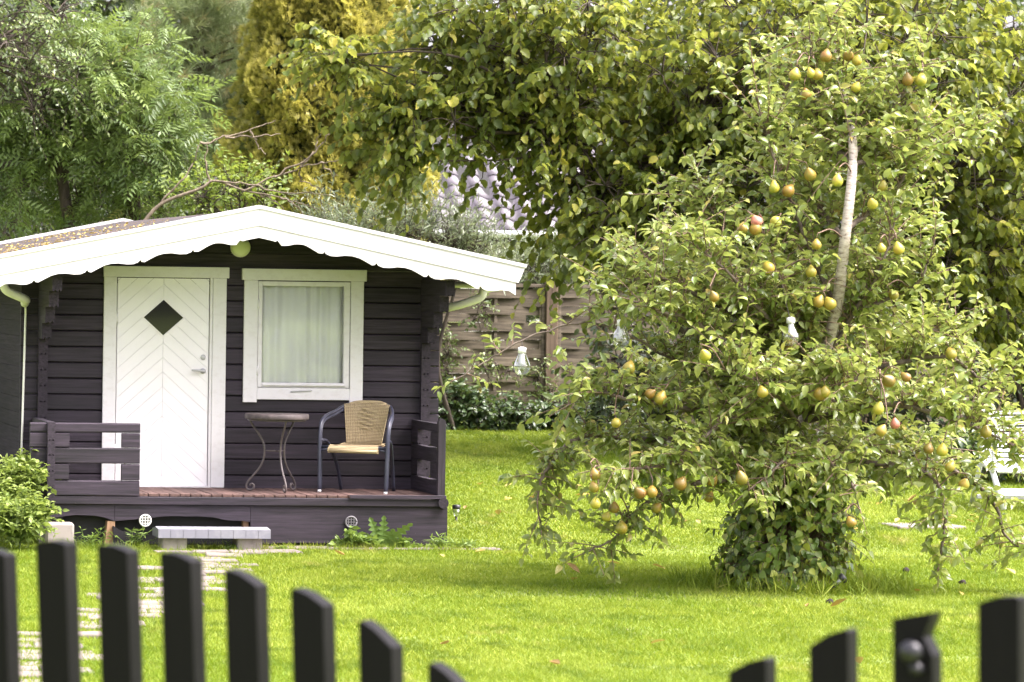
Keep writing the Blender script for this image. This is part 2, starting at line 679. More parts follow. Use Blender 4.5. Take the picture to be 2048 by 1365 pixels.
def pinnate(npair=5, llen=.36, w=.050, droop=.35):
    V, F = [], []

    def leaflet(base, d, L, tw):
        o = len(V)
        d = nrm(np.array(d, float))
        sd = nrm(np.cross(d, [0, 0, 1]))
        base = np.array(base)
        V.extend([base, base + d * L * .4 + sd * w * tw, base + d * L * .4 - sd * w * tw + np.array([0, 0, .01]), base + d * L + np.array([0, 0, -.10 * L])])
        F.extend([(o, o + 1, o + 3), (o, o + 3, o + 2)])
    for i in range(npair):
        s_ = .18 + .72 * i / (npair - 1)
        z = -droop * s_ ** 2
        L = llen * (1 - .35 * abs(s_ - .5))
        for sg in (1, -1):
            leaflet((s_, 0, z), (.55, sg, -.35), L, 1)
    leaflet((.92, 0, -droop * .85), (1, 0, -.6), llen * .9, 1)
    o = len(V)
    V.extend([np.array([0, .008, 0]), np.array([0, -.008, 0]), np.array([.95, 0, -droop * .9])])
    F.append((o, o + 1, o + 2))
    return np.array(V), np.array(F, int)


def fan(nl=5, spread=1.5):
    V, F = [(0, 0, 0)], []
    for i in range(nl):
        a = (i / (nl - 1) - .5) * spread
        L = 1 - .5 * abs(i / (nl - 1) - .5)
        c, s_ = math.cos(a), math.sin(a)
        o = len(V)
        V += [(c * .5 * L - s_ * .09, s_ * .5 * L + c * .09, .05), (c * .5 * L + s_ * .09, s_ * .5 * L - c * .09, .05), (c * L, s_ * L, -.05)]
        F += [(0, o + 1, o), (o, o + 1, o + 2)]
    return np.array(V, float), np.array(F, int)


T_PEAR = template([0, .12, .34, .62, .86, 1], [0, .0, .25, .29, .15, 0], .5, .45)
T_HAZEL = template([0, .08, .20, .36, .52, .68, .82, .90, 1], [0, .20, .36, .38, .47, .37, .33, .17, 0], .58, .26, .10)
T_OVAL = template([0, .2, .55, .85, 1], [0, .2, .28, .16, 0], .35, .25)
T_IVY = template([0, .08, .30, .62, 1], [0, .32, .46, .30, 0], .2, .2)
T_NARROW = template([0, .3, .7, 1], [0, .075, .07, 0], .3, .2)
T_MINT = template([0, .25, .6, 1], [0, .26, .28, 0], .4, .3)
T_SMALL = template([0, .45, 1], [0, .33, 0], .3, .2)
T_PINN = pinnate()
T_FAN = fan()


class Leaves:
    def __init__(s):
        s.b, s.x, s.z, s.s, s.v = [], [], [], [], []

    def add(s, base, axis, normal, size, v):
        base = np.asarray(base).reshape(-1, 3)
        s.b.append(base)
        s.x.append(np.asarray(axis).reshape(-1, 3))
        s.z.append(np.asarray(normal).reshape(-1, 3))
        s.s.append(np.broadcast_to(np.asarray(size, float).ravel(), (len(base),)).copy())
        s.v.append(np.broadcast_to(np.asarray(v, float).ravel(), (len(base),)).copy())

    def build(s, tmpl, mat, parent, origin, nparts=0, mass='foliage', part='leaf', cull=None, stuff=True, withT=False):
        b, x, z, sz, v = (np.concatenate(q) for q in (s.b, s.x, s.z, s.s, s.v))
        x = nrm(x)
        z = z - x * np.sum(x * z, -1, keepdims=True)
        z = nrm(z)
        y = np.cross(z, x)
        if cull is not None:
            k_ = cull(b)
            b, x, y, z, sz, v = (q[k_] for q in (b, x, y, z, sz, v))
        TV, TF = tmpl
        origin = np.asarray(origin, float)
        if nparts:
            u = b[:, 0] / b[:, 1]
            w = (b[:, 2] - EYE) / b[:, 1]
            ok = (u > 300 / F_PX) & (u < (2030 - CX) / F_PX) & (w > -.105) & (w < .08)
            score = np.where(ok, sz / b[:, 1] * np.clip(1.35 - (b[:, 1] - b[:, 1].min()) / max(1e-6, np.ptp(b[:, 1])), .3, 2), 0)
            order = np.argsort(-score)
            pick, rest = order[:nparts], order[nparts:]
            mes = []
            for q in range(5):
                lv = float(np.quantile(v, .1 + .2 * q))
                mes.append((lv, np_mesh(part, TV, TF, mat, np.full(len(TV), lv), TV[:, 0])))
            for i in pick:
                me = min(mes, key=lambda e: abs(e[0] - v[i]))[1]
                o = bpy.data.objects.new(part, me)
                COL.objects.link(o)
                o.parent = parent
                p = b[i] - origin
                o.matrix_local = Matrix(((*(x[i:i + 1, 0] * sz[i]), *(y[i:i + 1, 0] * sz[i]), *(z[i:i + 1, 0] * sz[i]), p[0]),
                                         (x[i, 1] * sz[i], y[i, 1] * sz[i], z[i, 1] * sz[i], p[1]),
                                         (x[i, 2] * sz[i], y[i, 2] * sz[i], z[i, 2] * sz[i], p[2]), (0, 0, 0, 1)))
            b, x, y, z, sz, v = (q[rest] for q in (b, x, y, z, sz, v))
        if len(b):
            m = len(TV)
            V = b[:, None, :] - origin + sz[:, None, None] * (TV[None, :, 0:1] * x[:, None] + TV[None, :, 1:2] * y[:, None] + TV[None, :, 2:3] * z[:, None])
            F = (TF[None] + (np.arange(len(b)) * m)[:, None, None]).reshape(-1, 3)
            me = np_mesh(mass, V.reshape(-1, 3), F, mat, np.repeat(v, m), np.tile(TV[:, 0], len(b)) if withT else None)
            o = link(mass, me, parent)
            if stuff:
                o['kind'] = 'stuff'
            return o


UP = np.array([0, 0, 1.])


def rand_dirs(n):
    return nrm(rng.normal(size=(n, 3)))


def sprays(C, D, L, K, droop):
    """curved shoots: C (S,3) start, D (S,3) direction, L (S,)"""
    t = np.linspace(0, 1, K)[None, :, None]
    P = C[:, None] + D[:, None] * L[:, None, None] * t - UP * droop * L[:, None, None] * t ** 2
    Tn = nrm(D[:, None] - 2 * UP * droop * t)
    return P, Tn


def leaf_on(P, Tn, leaves, size, hang=.3, out=.8, jit=.35, vlo=0., vhi=1., skip=1, start=0, vpow=1.0, up=.9):
    S, K, _ = P.shape
    P, Tn = P[:, start::skip], Tn[:, start::skip]
    K = P.shape[1]
    side = nrm(np.cross(Tn, UP) + 1e-6)
    sg = np.where((np.arange(K) + rng.integers(0, 2, (S, 1))) % 2 == 0, 1., -1.)[..., None]
    ax = .45 * Tn + out * side * sg + rng.normal(size=P.shape) * jit - UP * hang
    no = UP * up + rng.normal(size=P.shape) * .45 + .25 * sg * side
    vv = np.clip(rng.random((S, K)) ** vpow * .75 + rng.random((S, 1)) * .25, 0, 1)
    vv = vlo + (vhi - vlo) * vv
    leaves.add(P, ax, no, (size * rng.uniform(.6, 1.12, (S, K))).ravel(), vv.ravel())


# ------------------------------------------------------------------ ground
def ground():
    xs = np.concatenate([np.linspace(-400, -12, 12), np.linspace(-8, 30, 39), np.linspace(36, 420, 12)])
    ys = np.concatenate([np.linspace(-150, 0, 8), np.linspace(4, 60, 57), np.linspace(70, 900, 18)])
    X, Y = np.meshgrid(xs, ys)
    Z = ground_z(Y)
    V = np.stack([X, Y, Z], -1).reshape(-1, 3)
    i, j = np.meshgrid(np.arange(len(ys) - 1), np.arange(len(xs) - 1), indexing='ij')
    a = (i * len(xs) + j).ravel()
    F = np.stack([a, a + 1, a + len(xs) + 1, a + len(xs)], 1)
    tag(link('ground', np_mesh('ground', V, F, 'ground_turf', smooth=True)), kind='structure')


ground()


def in_cabin(x, y, m=0.0):
    dx, dy = x - CO[0], y - CO[1]
    lx = dx * CR_[0] + dy * CR_[1]
    ly = dx * CD_[0] + dy * CD_[1]
    return (lx > .1 - m) & (lx < 3.42 + m) & (ly > -.9 - m) & (ly < 5.4)


PATH = spline([(.35, 17.6), (.95, 20.0), (1.75, 23.3), (2.45, 26.4), (2.86, 28.75)], 10)


def path_dist(x, y):
    d = np.full(x.shape, 9.0)
    for p in PATH:
        d = np.minimum(d, np.hypot(x - p[0], (y - p[1]) * .6))
    return d


def lawn():
    n = 850000
    y = 17.5 + (41 - 17.5) * rng.random(n) ** 1.25
    x = (rng.random(n) * (2048 + 330) - 60 - CX - 20) / F_PX * y
    keep = ~in_cabin(x, y, .02) & ((path_dist(x, y) > .27) | (rng.random(n) < .62))
    # thinner grass under the pear tree
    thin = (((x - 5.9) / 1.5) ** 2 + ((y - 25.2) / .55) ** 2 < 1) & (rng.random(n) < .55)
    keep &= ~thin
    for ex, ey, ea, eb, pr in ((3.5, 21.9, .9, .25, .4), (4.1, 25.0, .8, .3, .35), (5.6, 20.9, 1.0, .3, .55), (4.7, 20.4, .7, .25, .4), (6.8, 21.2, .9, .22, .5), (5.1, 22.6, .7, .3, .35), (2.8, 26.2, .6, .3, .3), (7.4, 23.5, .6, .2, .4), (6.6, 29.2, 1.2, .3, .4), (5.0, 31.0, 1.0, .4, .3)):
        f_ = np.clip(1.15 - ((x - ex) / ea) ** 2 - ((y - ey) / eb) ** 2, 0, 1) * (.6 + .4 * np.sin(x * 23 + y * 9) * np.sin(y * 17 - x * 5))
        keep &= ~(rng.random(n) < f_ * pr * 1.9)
    x, y = x[keep], y[keep]
    n = len(x)
    h = rng.uniform(.014, .032, n) * np.where(rng.random(n) < .015, 1.6, 1)
    rag = (np.sin(x * 2.1 + np.sin(y * 1.3) * 2) * np.sin(y * .9 + x * .7) > .5)
    h *= np.where(rag, 1.25, 1)
    w = rng.uniform(.003, .006, n) * (y / 24)
    a = rng.random(n) * 2 * np.pi
    z = ground_z(y)
    lean = rng.normal(size=(n, 2)) * .6
    B = np.stack([x, y, z], 1)
    sx = np.stack([np.cos(a) * w, np.sin(a) * w, np.zeros(n) - .002], 1)
    tip = B + np.stack([lean[:, 0] * h, lean[:, 1] * h, h], 1)
    V = np.stack([B - sx, B + sx, tip], 1).reshape(-1, 3)
    F = np.arange(3 * n).reshape(-1, 3)
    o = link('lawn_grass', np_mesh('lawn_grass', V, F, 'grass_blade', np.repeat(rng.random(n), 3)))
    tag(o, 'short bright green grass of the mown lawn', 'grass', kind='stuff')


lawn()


# ------------------------------------------------------------------ cabin
cabin = thing('log_cabin', 'dark stained log cabin with white scalloped gable boards and a small porch', 'cabin', CO, PHI)
LOGH, ZJ = .1327, .409
RX, RZ, SL, HALF = 1.80, 2.765, .2035, 2.205      # ridge x and z, roof slope, half width


def roof_z(x):
    return RZ - SL * abs(x - RX)


def log_x(x0, x1, z0, z1, y0=0.0, th=.05, name='log', mat='dark_stain_x'):
    c = .010
    j = random.uniform(-.002, .002)
    prof = [(y0 + j, z0 + c), (y0 + j, z1 - c), (y0 + j + c, z1 - .003), (y0 + th, z1 - .0012), (y0 + th, z0 + .0012), (y0 + j + c, z0 + .003)]
    MB().prism(prof, 'x', x0, x1).build(name, mat, cabin)


def log_y(x0, x1, y0, y1, z0, z1, name='log', mat='dark_stain_y', teeth=True):
    """log that runs in depth; its end shows the milled tongues"""
    w = x1 - x0
    t = .011
    if teeth:
        q = [x0, x0 + w * .22, x0 + w * .36, x0 + w * .64, x0 + w * .78, x1]
        poly = [(q[0], z0), (q[1], z0), (q[1], z0 + t), (q[2], z0 + t), (q[2], z0), (q[3], z0), (q[3], z0 + t), (q[4], z0 + t), (q[4], z0), (q[5], z0),
                (q[5], z1 - .002), (q[0], z1 - .002)]
    else:
        poly = [(x0, z0 + .0015), (x1, z0 + .0015), (x1, z1 - .0015), (x0, z1 - .0015)]
    MB().prism(poly, 'y', y0, y1).build(name, mat, cabin)


def clip(poly, n_, c_):                     # keep n.p <= c
    out = []
    for i in range(len(poly)):
        a, b = poly[i], poly[(i + 1) % len(poly)]
        da, db = n_[0] * a[0] + n_[1] * a[1] - c_, n_[0] * b[0] + n_[1] * b[1] - c_
        if da <= 0:
            out.append(a)
        if (da < 0 < db) or (db < 0 < da):
            t = da / (da - db)
            out.append((a[0] + (b[0] - a[0]) * t, a[1] + (b[1] - a[1]) * t))
    return out


# front wall, course by course, open for the door and the window
for n in range(18):
    z0, z1 = ZJ + n * LOGH, ZJ + (n + 1) * LOGH
    if n >= 13:                            # gable courses, cut to the roof slope
        poly = [(-.01, z0 + .0025), (3.54, z0 + .0025), (3.54, z1 - .0025), (-.01, z1 - .0025)]
        for sg in (-1, 1):
            poly = clip(poly, (sg * SL, 1), RZ - .094 + sg * SL * RX)
        if len(poly) >= 3:
            MB().prism(poly, 'y', random.uniform(-.002, .002), .05).build('log', 'dark_stain_x', cabin)
        continue
    xa, xb = -.01, 3.54
    cuts = [(xa, xb)]
    for (a, b, c0, c1) in ((.74, 1.63, .2, 2.17), (1.95, 2.80, 1.25, 2.20)):
        if z0 < c1 - .03 and z1 > c0 + .03:
            new = []
            for p, q in cuts:
                if a > p and b < q:
                    new += [(p, a), (b, q)]
                else:
                    new.append((p, q))
            cuts = new
    for p, q in cuts:
        log_x(p, q, z0, z1)
# side walls: their ends show at both corners, the upper ones reach out under the eaves
STEP = {12: .83, 11: .64, 10: .44, 9: .245}
for x0, x1 in ((.134, .214), (3.379, 3.456)):
    for n in range(-1, 13):
        z0 = ZJ + (n + .5) * LOGH
        log_y(x0, x1, -STEP.get(n, .05), 5.25, z0, z0 + LOGH)
MB().box(.15, 3.44, 5.15, 5.2, .1, 2.3).prism([(.1, 2.3), (3.5, 2.3), (RX, 2.62)], 'y', 5.15, 5.2).build('rear_wall', 'dark_stain_x', cabin)
box('floor', 'dark_void', cabin, .22, 3.37, .06, 5.14, .33, .40)

# roof with felt, caps and the two white boards on each side of the gable
th = .065
roof = MB().prism([(RX - HALF, roof_z(RX - HALF) - .012), (RX, RZ - .012), (RX + HALF, roof_z(RX + HALF) - .012),
                   (RX + HALF, roof_z(RX + HALF) - th), (RX, RZ - th), (RX - HALF, roof_z(RX - HALF) - th)], 'y', -.92, 6.02).build('roof', 'roof_felt', cabin)
box('soffit_beam', 'dark_stain_y', cabin, RX - .05, RX + .05, -.85, 5.2, 2.55, 2.69)
for sg in (-1, 1):
    MB().prism([(RX + sg * .02, RZ - th - .004), (RX + sg * (HALF - .03), roof_z(RX + HALF - .03) - th - .004),
                (RX + sg * (HALF - .03), roof_z(RX + HALF - .03) - th - .024), (RX + sg * .02, RZ - th - .024)], 'y', -.91, 6.0).build('soffit', 'dark_stain_y', roof)


def X_(sg, d):
    return RX + sg * d


for yy, rear in ((-.945, 0), (6.03, 1)):
    for sg in (-1, 1):
        lo = 0.0 if sg > 0 else .0012
        # upper board
        poly = [(X_(sg, lo), RZ - .004), (X_(sg, HALF), roof_z(RX + HALF) - .004), (X_(sg, HALF - .055), roof_z(RX + HALF - .055) - .143), (X_(sg, lo), RZ - .143)]
        MB().prism(poly, 'y', yy - .022, yy).build('fascia_board', 'white_paint', roof)
        # cap strip
        poly = [(X_(sg, lo), RZ + .022), (X_(sg, HALF + .012), roof_z(RX + HALF + .012) + .022), (X_(sg, HALF + .006), roof_z(RX + HALF + .006) - .006), (X_(sg, lo), RZ - .006)]
        MB().prism(poly, 'y', yy - .034, yy + .05).build('cap_strip', 'white_paint', roof)
        if rear:
            continue
        # scalloped lower board
        top = [(d, -.139) for d in (lo, HALF - .05)]
        bot = []
        per = .432
        d = lo
        pat = [(0, .006), (.04, -.010), (.13, -.017), (.25, -.010), (.40, .008), (.55, .016), (.68, .012), (.80, -.002), (.92, -.018), (.97, -.012)]
        bot.append((lo, -.242))
        bot.append((.10, -.243))
        bot.append((.135, -.246))
        s0 = .15
        bot.append((.155, -.232))
        for q in range(0, 11):
            t = .12 + .88 * q / 10
            e = float(np.interp(t, [p[0] for p in pat], [p[1] for p in pat]))
            bot.append((.12 + per * t * .9 + .02, -.243 + e * (1.45 if t < .75 else 1.1)))
        s0 = .12 + per * .9 + .03
        while s0 < HALF - .20:
            for t, e in pat:
                dd = s0 + per * t
                if dd < HALF - .10:
                    bot.append((dd, -.243 + e * 1.15))
            s0 += per
        bot.append((HALF - .075, -.248))
        # keep the edge running outwards only
        bb = [bot[0]]
        for p in bot[1:]:
            if p[0] > bb[-1][0] + .002:
                bb.append(p)
        strip = MB()
        pts_t = [(X_(sg, p[0]), RZ - SL * p[0] - .139) for p in bb]
        pts_b = [(X_(sg, p[0]), RZ - SL * p[0] + p[1]) for p in bb]
        n = len(bb)
        y0, y1 = yy - .012, yy + .010
        vs = [(p[0], y0, p[1]) for p in pts_t + pts_b] + [(p[0], y1, p[1]) for p in pts_t + pts_b]
        fs = []
        for i in range(n - 1):
            q = [(i, i + 1, n + i + 1, n + i), (2 * n + i, 3 * n + i, 3 * n + i + 1, 2 * n + i + 1), (n + i, n + i + 1, 3 * n + i + 1, 3 * n + i)]
            fs += q if sg < 0 else [f[::-1] for f in q]
        for e in (0, n - 1):
            fs.append((e, n + e, 3 * n + e, 2 * n + e))
        strip.add(vs, fs).build('scalloped_board', 'white_paint', roof)

# leaves that lie on the felt
LV = Leaves()
nn = 900
lx = -.38 + 1.9 * rng.random(nn) ** 1.9
ly = -.85 + 6.7 * rng.random(nn)
LV.add(np.stack([lx, ly, RZ - SL * (RX - lx) - .006], 1), rand_dirs(nn) * np.array([1, 1, .25]), UP + .3 * rng.normal(size=(nn, 3)), rng.uniform(.02, .05, nn), rng.random(nn))
LV.build(T_SMALL, 'fallen_leaf', roof, (0, 0, 0), mass='leaf_litter')

# eaves gutters and downpipes
for sg in (-1, 1):
    gx, gz = RX + sg * (HALF - .02), roof_z(RX + HALF) - .13
    prof = [(gx + .05 * math.cos(a), gz + .05 * math.sin(a)) for a in np.linspace(math.pi, 2 * math.pi, 9)]
    prof += [(gx + .042 * math.cos(a), gz + .042 * math.sin(a)) for a in np.linspace(2 * math.pi, math.pi, 9)]
    g = MB()
    n = len(prof)
    g.add([(p[0], y, p[1]) for y in (-.5, 6.0) for p in prof], [(i, (i + 1) % n, n + (i + 1) % n, n + i) for i in range(n)], True)
    go = g.build('gutter', 'gutter_plastic', roof)
    if sg > 0:
        pts = spline([(gx - .02, -.45, gz - .03), (3.81, -.45, 2.13), (3.77, -.44, 2.06), (3.62, -.40, 2.00), (3.50, -.30, 1.965), (3.49, -.05, 1.95)], 5)
    else:
        pts = spline([(gx + .02, -.42, gz - .03), (-.23, -.42, 2.12), (-.18, -.40, 2.06), (-.02, -.3, 1.995), (-.005, -.18, 1.97), (.02, -.06, 1.90), (.02, -.035, 1.7), (.0, -.035, .5)], 5)
        pts = np.array(pts)
    MB().tube(pts, .036 if sg > 0 else [.036 if p[2] > 1.96 else .009 for p in pts], 12).build('downpipe', 'gutter_plastic', roof)

# porch floor
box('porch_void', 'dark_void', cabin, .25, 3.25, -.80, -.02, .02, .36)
nb = 40
x = -.02
while x < 3.36:
    w = .080
    z = .437 + random.uniform(-.003, .002)
    MB().box(x, min(x + w, 3.385), -.918 + random.uniform(-.006, .004), -.002, .413, z, .003).build('deck_board', 'deck_wood', cabin)
    x += w + .0065
box('deck_edge', 'dark_stain_x', cabin, 2.58, 3.38, -.945, -.930, .412, .441, .003)
box('porch_beam', 'dark_stain_x', cabin, .02, 3.36, -.925, -.86, .345, .412, .006)
MB().prism([(3.345 + .042 * math.cos(a) + .01, .38 + .045 * math.sin(a)) for a in np.linspace(0, 2 * math.pi, 12, endpoint=False)], 'y', -.955, -.5).build('beam_end', 'dark_stain_y', cabin)
# skirting boards with worn lower edges


def skirt(x0, x1, zb, wav, seed):
    r_ = random.Random(seed)
    pts = [(x0, .343), (x1, .343)]
    m = max(6, int((x1 - x0) / .07))
    low = []
    for i in range(m + 1):
        t = i / m
        low.append((x1 + (x0 - x1) * t, zb + wav * math.sin(math.pi * t) + r_.uniform(-.006, .006)))
    MB().prism(pts + low, 'y', -.905, -.88).build('skirting_board', 'dark_stain_x', cabin)


skirt(.105, .655, .215, .045, 1)
skirt(.658, 1.77, .205, .05, 2)
skirt(1.773, 3.40, .035, .012, 3)
# railing: front panel on the left, side rails both ends
rows = [(.411, .54), (.54, .674), (.674, .803), (.803, .924), (.924, 1.005)]
for i, (z0, z1) in enumerate(rows):
    if i % 2 == 0:
        log_x(-.044, .852, z0, z1, -.93, .05, 'rail_log')
    else:
        log_x(-.044, .275, z0, z1, -.93, .05, 'rail_log')
        log_x(.705, .852, z0, z1, -.93, .05, 'rail_log')
    hz = .062
    log_y(.09, .152, -.985, -.02 if i % 2 == 0 else -.70, max(.36, z0 - hz), min(1.012, z1 - hz if i < 4 else 1.012), 'rail_log')
    # right-hand side rail
    if i % 2 == 0:
        log_y(3.312, 3.362, -.87, -.002, z0 + .03, z1 + .02, 'rail_log', teeth=False)
    else:
        log_y(3.312, 3.362, -.87, -.66, z0 + .031, z1 + .029, 'rail_log', teeth=False)
        log_y(3.312, 3.362, -.22, -.002, z0 + .031, z1 + .029, 'rail_log', teeth=False)
MB().prism([(3.312, .415), (3.372, .415), (3.372, 1.035)] + [(3.342 + .03 * math.cos(a), 1.035 + .032 * math.sin(a)) for a in np.linspace(.3, math.pi - .3, 5)] + [(3.312, 1.035)],
           'y', -.93, -.872).build('rail_post', 'dark_stain_z', cabin)
# vents
for vx in (.905, 2.60):
    v_ = MB()
    pts = [(vx + .045 * math.cos(a), -.918, .218 + .045 * math.sin(a)) for a in np.linspace(0, 2 * math.pi, 21)]
    v_.tube(pts, .0075, 6)
    for q in (-.022, 0, .022):
        hh = math.sqrt(.043 ** 2 - q * q)
        v_.box(vx + q - .0028, vx + q + .0028, -.922, -.913, .218 - hh, .218 + hh)
        v_.box(vx - hh, vx + hh, -.921, -.914, .218 + q - .0028, .218 + q + .0028)
    v_.build('vent_grille', 'gutter_plastic' if vx < 1 else 'vent_metal', cabin)
    MB().prism([(vx + .041 * math.cos(a), .218 + .041 * math.sin(a)) for a in np.linspace(0, 2 * math.pi, 14, endpoint=False)], 'y', -.9095, -.902).build('vent_hole', 'dark_void', cabin)
MB().prism([(.58, .02), (.665, .02), (.66, .21), (.60, .21)], 'y', -.90, -.80).build('support_post', 'raw_wood', cabin)
MB().prism([(1.72, .10), (1.765, .10), (1.765, .24), (1.72, .24)], 'y', -.86, -.80).build('support_post', 'raw_wood', cabin)

# ---- door
door = box('door', 'door_paint', cabin, .797, 1.575, .004, .035, .442, 2.186)
DX0, DX1, DZ0, DZ1, AX = .800, 1.572, .452, 2.183, 1.188
DSL = .89
dia = [(AX, 2.012), (AX + .176, 1.8555), (AX, 1.699), (AX - .176, 1.8555)]


def area(p):
    return abs(sum(p[i][0] * p[(i + 1) % len(p)][1] - p[(i + 1) % len(p)][0] * p[i][1] for i in range(len(p)))) / 2


PV = .1225
hole = []
for i in range(4):
    a, b = dia[i], dia[(i + 1) % 4]
    nn_ = (-(b[1] - a[1]), b[0] - a[0])           # outward normal of a clockwise diamond
    hole.append((nn_, nn_[0] * a[0] + nn_[1] * a[1]))
for sg in (-1, 1):
    for q in range(-7, 17):
        zt = 2.135 - q * PV
        gap = .0014
        far = sg * .6
        strip = [(AX + sg * .001, zt - gap), (AX + far, zt - gap - .6 * DSL), (AX + far, zt - PV + gap - .6 * DSL), (AX + sg * .001, zt - PV + gap)]
        for nrm_, c_ in (((-1, 0), -DX0), ((1, 0), DX1), ((0, -1), -DZ0), ((0, 1), DZ1)):
            strip = clip(strip, nrm_, c_)
            if len(strip) < 3:
                break
        if len(strip) < 3 or area(strip) < 1e-4:
            continue
        pieces, rest = [], strip
        for nh, ch in hole:
            if len(rest) < 3:
                break
            o_ = clip(rest, (-nh[0], -nh[1]), -ch)
            if len(o_) >= 3 and area(o_) > 1e-5:
                pieces.append(o_)
            rest = clip(rest, nh, ch)
        mb = MB()
        for p in pieces:
            mb.prism(p, 'y', -.0065 + random.uniform(-.0005, .0005), .003)
        if mb.v:
            mb.build('chevron_plank', 'door_paint', door)
fr = MB()
for i in range(4):
    a, b = dia[i], dia[(i + 1) % 4]
    s_in, s_out = .955, 1.035
    c_ = (AX, 1.8555)

    def sc(p, s_):
        return (c_[0] + (p[0] - c_[0]) * s_, c_[1] + (p[1] - c_[1]) * s_)
    fr.prism([sc(a, s_in), sc(b, s_in), sc(b, s_out), sc(a, s_out)], 'y', -.0135, .002)
fr.build('window_bead', 'door_paint', door)
MB().prism([(AX + (p[0] - AX) * .99, 1.8555 + (p[1] - 1.8555) * .99) for p in dia], 'y', .001, .0035).build('window_pane', 'door_glass', door)
MB().lathe([(.0, -.004), (.022, -.004), (.024, .0), (.020, .010), (.0, .011)], 16).build('lock', 'grey_metal', door, (1.528, -.0105, 1.527), (R(90), 0, 0))
h_ = MB().lathe([(0, -.003), (.024, -.003), (.024, .004), (.012, .008), (.010, .04), (0, .041)], 14)
h_.build('handle_rose', 'grey_metal', door, (1.528, -.0105, 1.413), (R(90), 0, 0))
MB().tube(spline([(1.528, -.045, 1.413), (1.50, -.052, 1.415), (1.46, -.053, 1.419), (1.425, -.050, 1.420)], 4), [.0095] * 10 + [.0085, .008, .007], 8).build('handle', 'grey_metal', door)
for z in (.75, 1.85):
    MB().tube([(.795, -.014, z - .045), (.795, -.014, z + .045)], .009, 8).build('hinge', 'white_paint', door)
box('threshold', 'white_paint', door, .795, 1.60, -.03, .02, .438, .451)
box('trim_board', 'white_paint', door, .681, .790, -.028, -.003, .438, 2.189, .003)
box('trim_board', 'white_paint', door, 1.602, 1.717, -.028, -.003, .438, 2.189, .003)
box('jamb', 'white_paint', door, 1.579, 1.601, -.020, .03, .438, 2.189, .002)
box('trim_board', 'white_paint', door, .675, 1.737, -.036, -.003, 2.190, 2.282, .003)

# ---- window
win = box('window', 'white_paint', cabin, 1.867, 1.984, -.028, -.003, 1.155, 2.178, .003)
box('trim_board', 'white_paint', win, 2.774, 2.884, -.028, -.003, 1.160, 2.178, .003)
box('trim_board', 'white_paint', win, 1.846, 2.906, -.036, -.003, 2.179, 2.276, .003)
box('trim_board', 'white_paint', win, 1.985, 2.773, -.027, -.003, 1.180, 1.279, .003)
for a in ((1.988, 2.024, 1.283, 2.170), (2.720, 2.770, 1.283, 2.170)):
    box('sash', 'white_paint', win, a[0], a[1], -.018, .03, a[2], a[3], .003)
box('sash', 'white_paint', win, 2.0245, 2.7195, -.018, .03, 2.132, 2.170, .003)
box('sash', 'white_paint', win, 2.0245, 2.7195, -.018, .03, 1.283, 1.322, .003)
box('drip_bead', 'white_paint', win, 2.03, 2.74, -.036, -.0185, 1.296, 1.312, .003)
for z in (1.42, 1.98):
    MB().tube([(1.986, -.024, z - .04), (1.986, -.024, z + .04)], .009, 8).build('hinge', 'white_paint', win)
MB().tube([(2.27, -.033, 1.247), (2.44, -.034, 1.258), (2.45, -.03, 1.26)], .006, 6).build('stay_bar', 'grey_metal', win)
box('glass_pane', 'window_glass', win, 2.0235, 2.7205, .010, .014, 1.321, 2.133)
cu = thing('curtain', 'pale sheer curtain hanging in soft folds behind the cabin window', 'curtain', cabw(0, 0, 0), PHI)
cv, cf = [], []
nx = 130
for i in range(nx):
    t = i / (nx - 1)
    xx = 1.99 + .77 * t
    yy = .055 + .014 * math.sin(t * 46 + 1.2 * math.sin(t * 9)) + .010 * math.sin(t * 19 + 1)
    cv += [(xx, yy, 1.24), (xx, yy + .004 * math.sin(t * 30), 1.72), (xx, yy * .92 + .006, 2.15)]
for i in range(nx - 1):
    cf += [(3 * i, 3 * i + 3, 3 * i + 4, 3 * i + 1), (3 * i + 1, 3 * i + 4, 3 * i + 5, 3 * i + 2)]
cloth = MB().add(cv, cf, True).build('cloth', 'curtain', cu)
MB().tube([(1.955, .055, 2.152), (2.795, .055, 2.152)], .006, 8).build('curtain_rod', 'white_paint', cu)

# ---- lamp under the gable
lp = thing('wall_lamp', 'round pale green dome lamp on the dark wall under the gable', 'lamp', cabw(1.83, 0, 2.452), PHI)
MB().lathe([(.084, .002), (.084, .02)], 28).build('base_ring', 'gutter_plastic', lp, rot=(R(90), 0, 0))
MB().lathe([(.080, .018), (.081, .04), (.074, .062), (.055, .08), (.03, .09), (.004, .093)], 28).build('dome', 'lamp_dome', lp, rot=(R(90), 0, 0))

# ------------------------------------------------------------------ porch furniture
tb = thing('bistro_table', 'round bistro table with rusty scrolled iron legs on the porch', 'table', cabw(2.06, -.50, .437), PHI)
MB().lathe([(.24, .598), (.262, .600), (.264, .606), (.264, .634), (.258, .642), (0, .643)], 40).build('table_top', 'table_top', tb)
MB().tube([(.235 * math.cos(a), .235 * math.sin(a), .592) for a in np.linspace(0, 2 * math.pi, 25)], .008, 6).build('top_ring', 'iron', tb)
for a in (R(160), R(-82), R(38)):
    prof = [(.225, .592), (.200, .545), (.145, .470), (.108, .40), (.098, .335), (.105, .27), (.135, .20), (.185, .135), (.228, .085), (.246, .045), (.238, .016), (.212, .0095),
            (.188, .022), (.182, .044), (.196, .060), (.212, .054), (.214, .042)]
    pts = spline([(p[0] * math.cos(a), p[0] * math.sin(a), p[1]) for p in prof], 4)
    MB().tube(pts, .0085, 7).build('leg', 'iron', tb)
    MB().tube([(0, 0, .335), (.098 * math.cos(a), .098 * math.sin(a), .335)], .006, 6).build('brace', 'iron', tb)

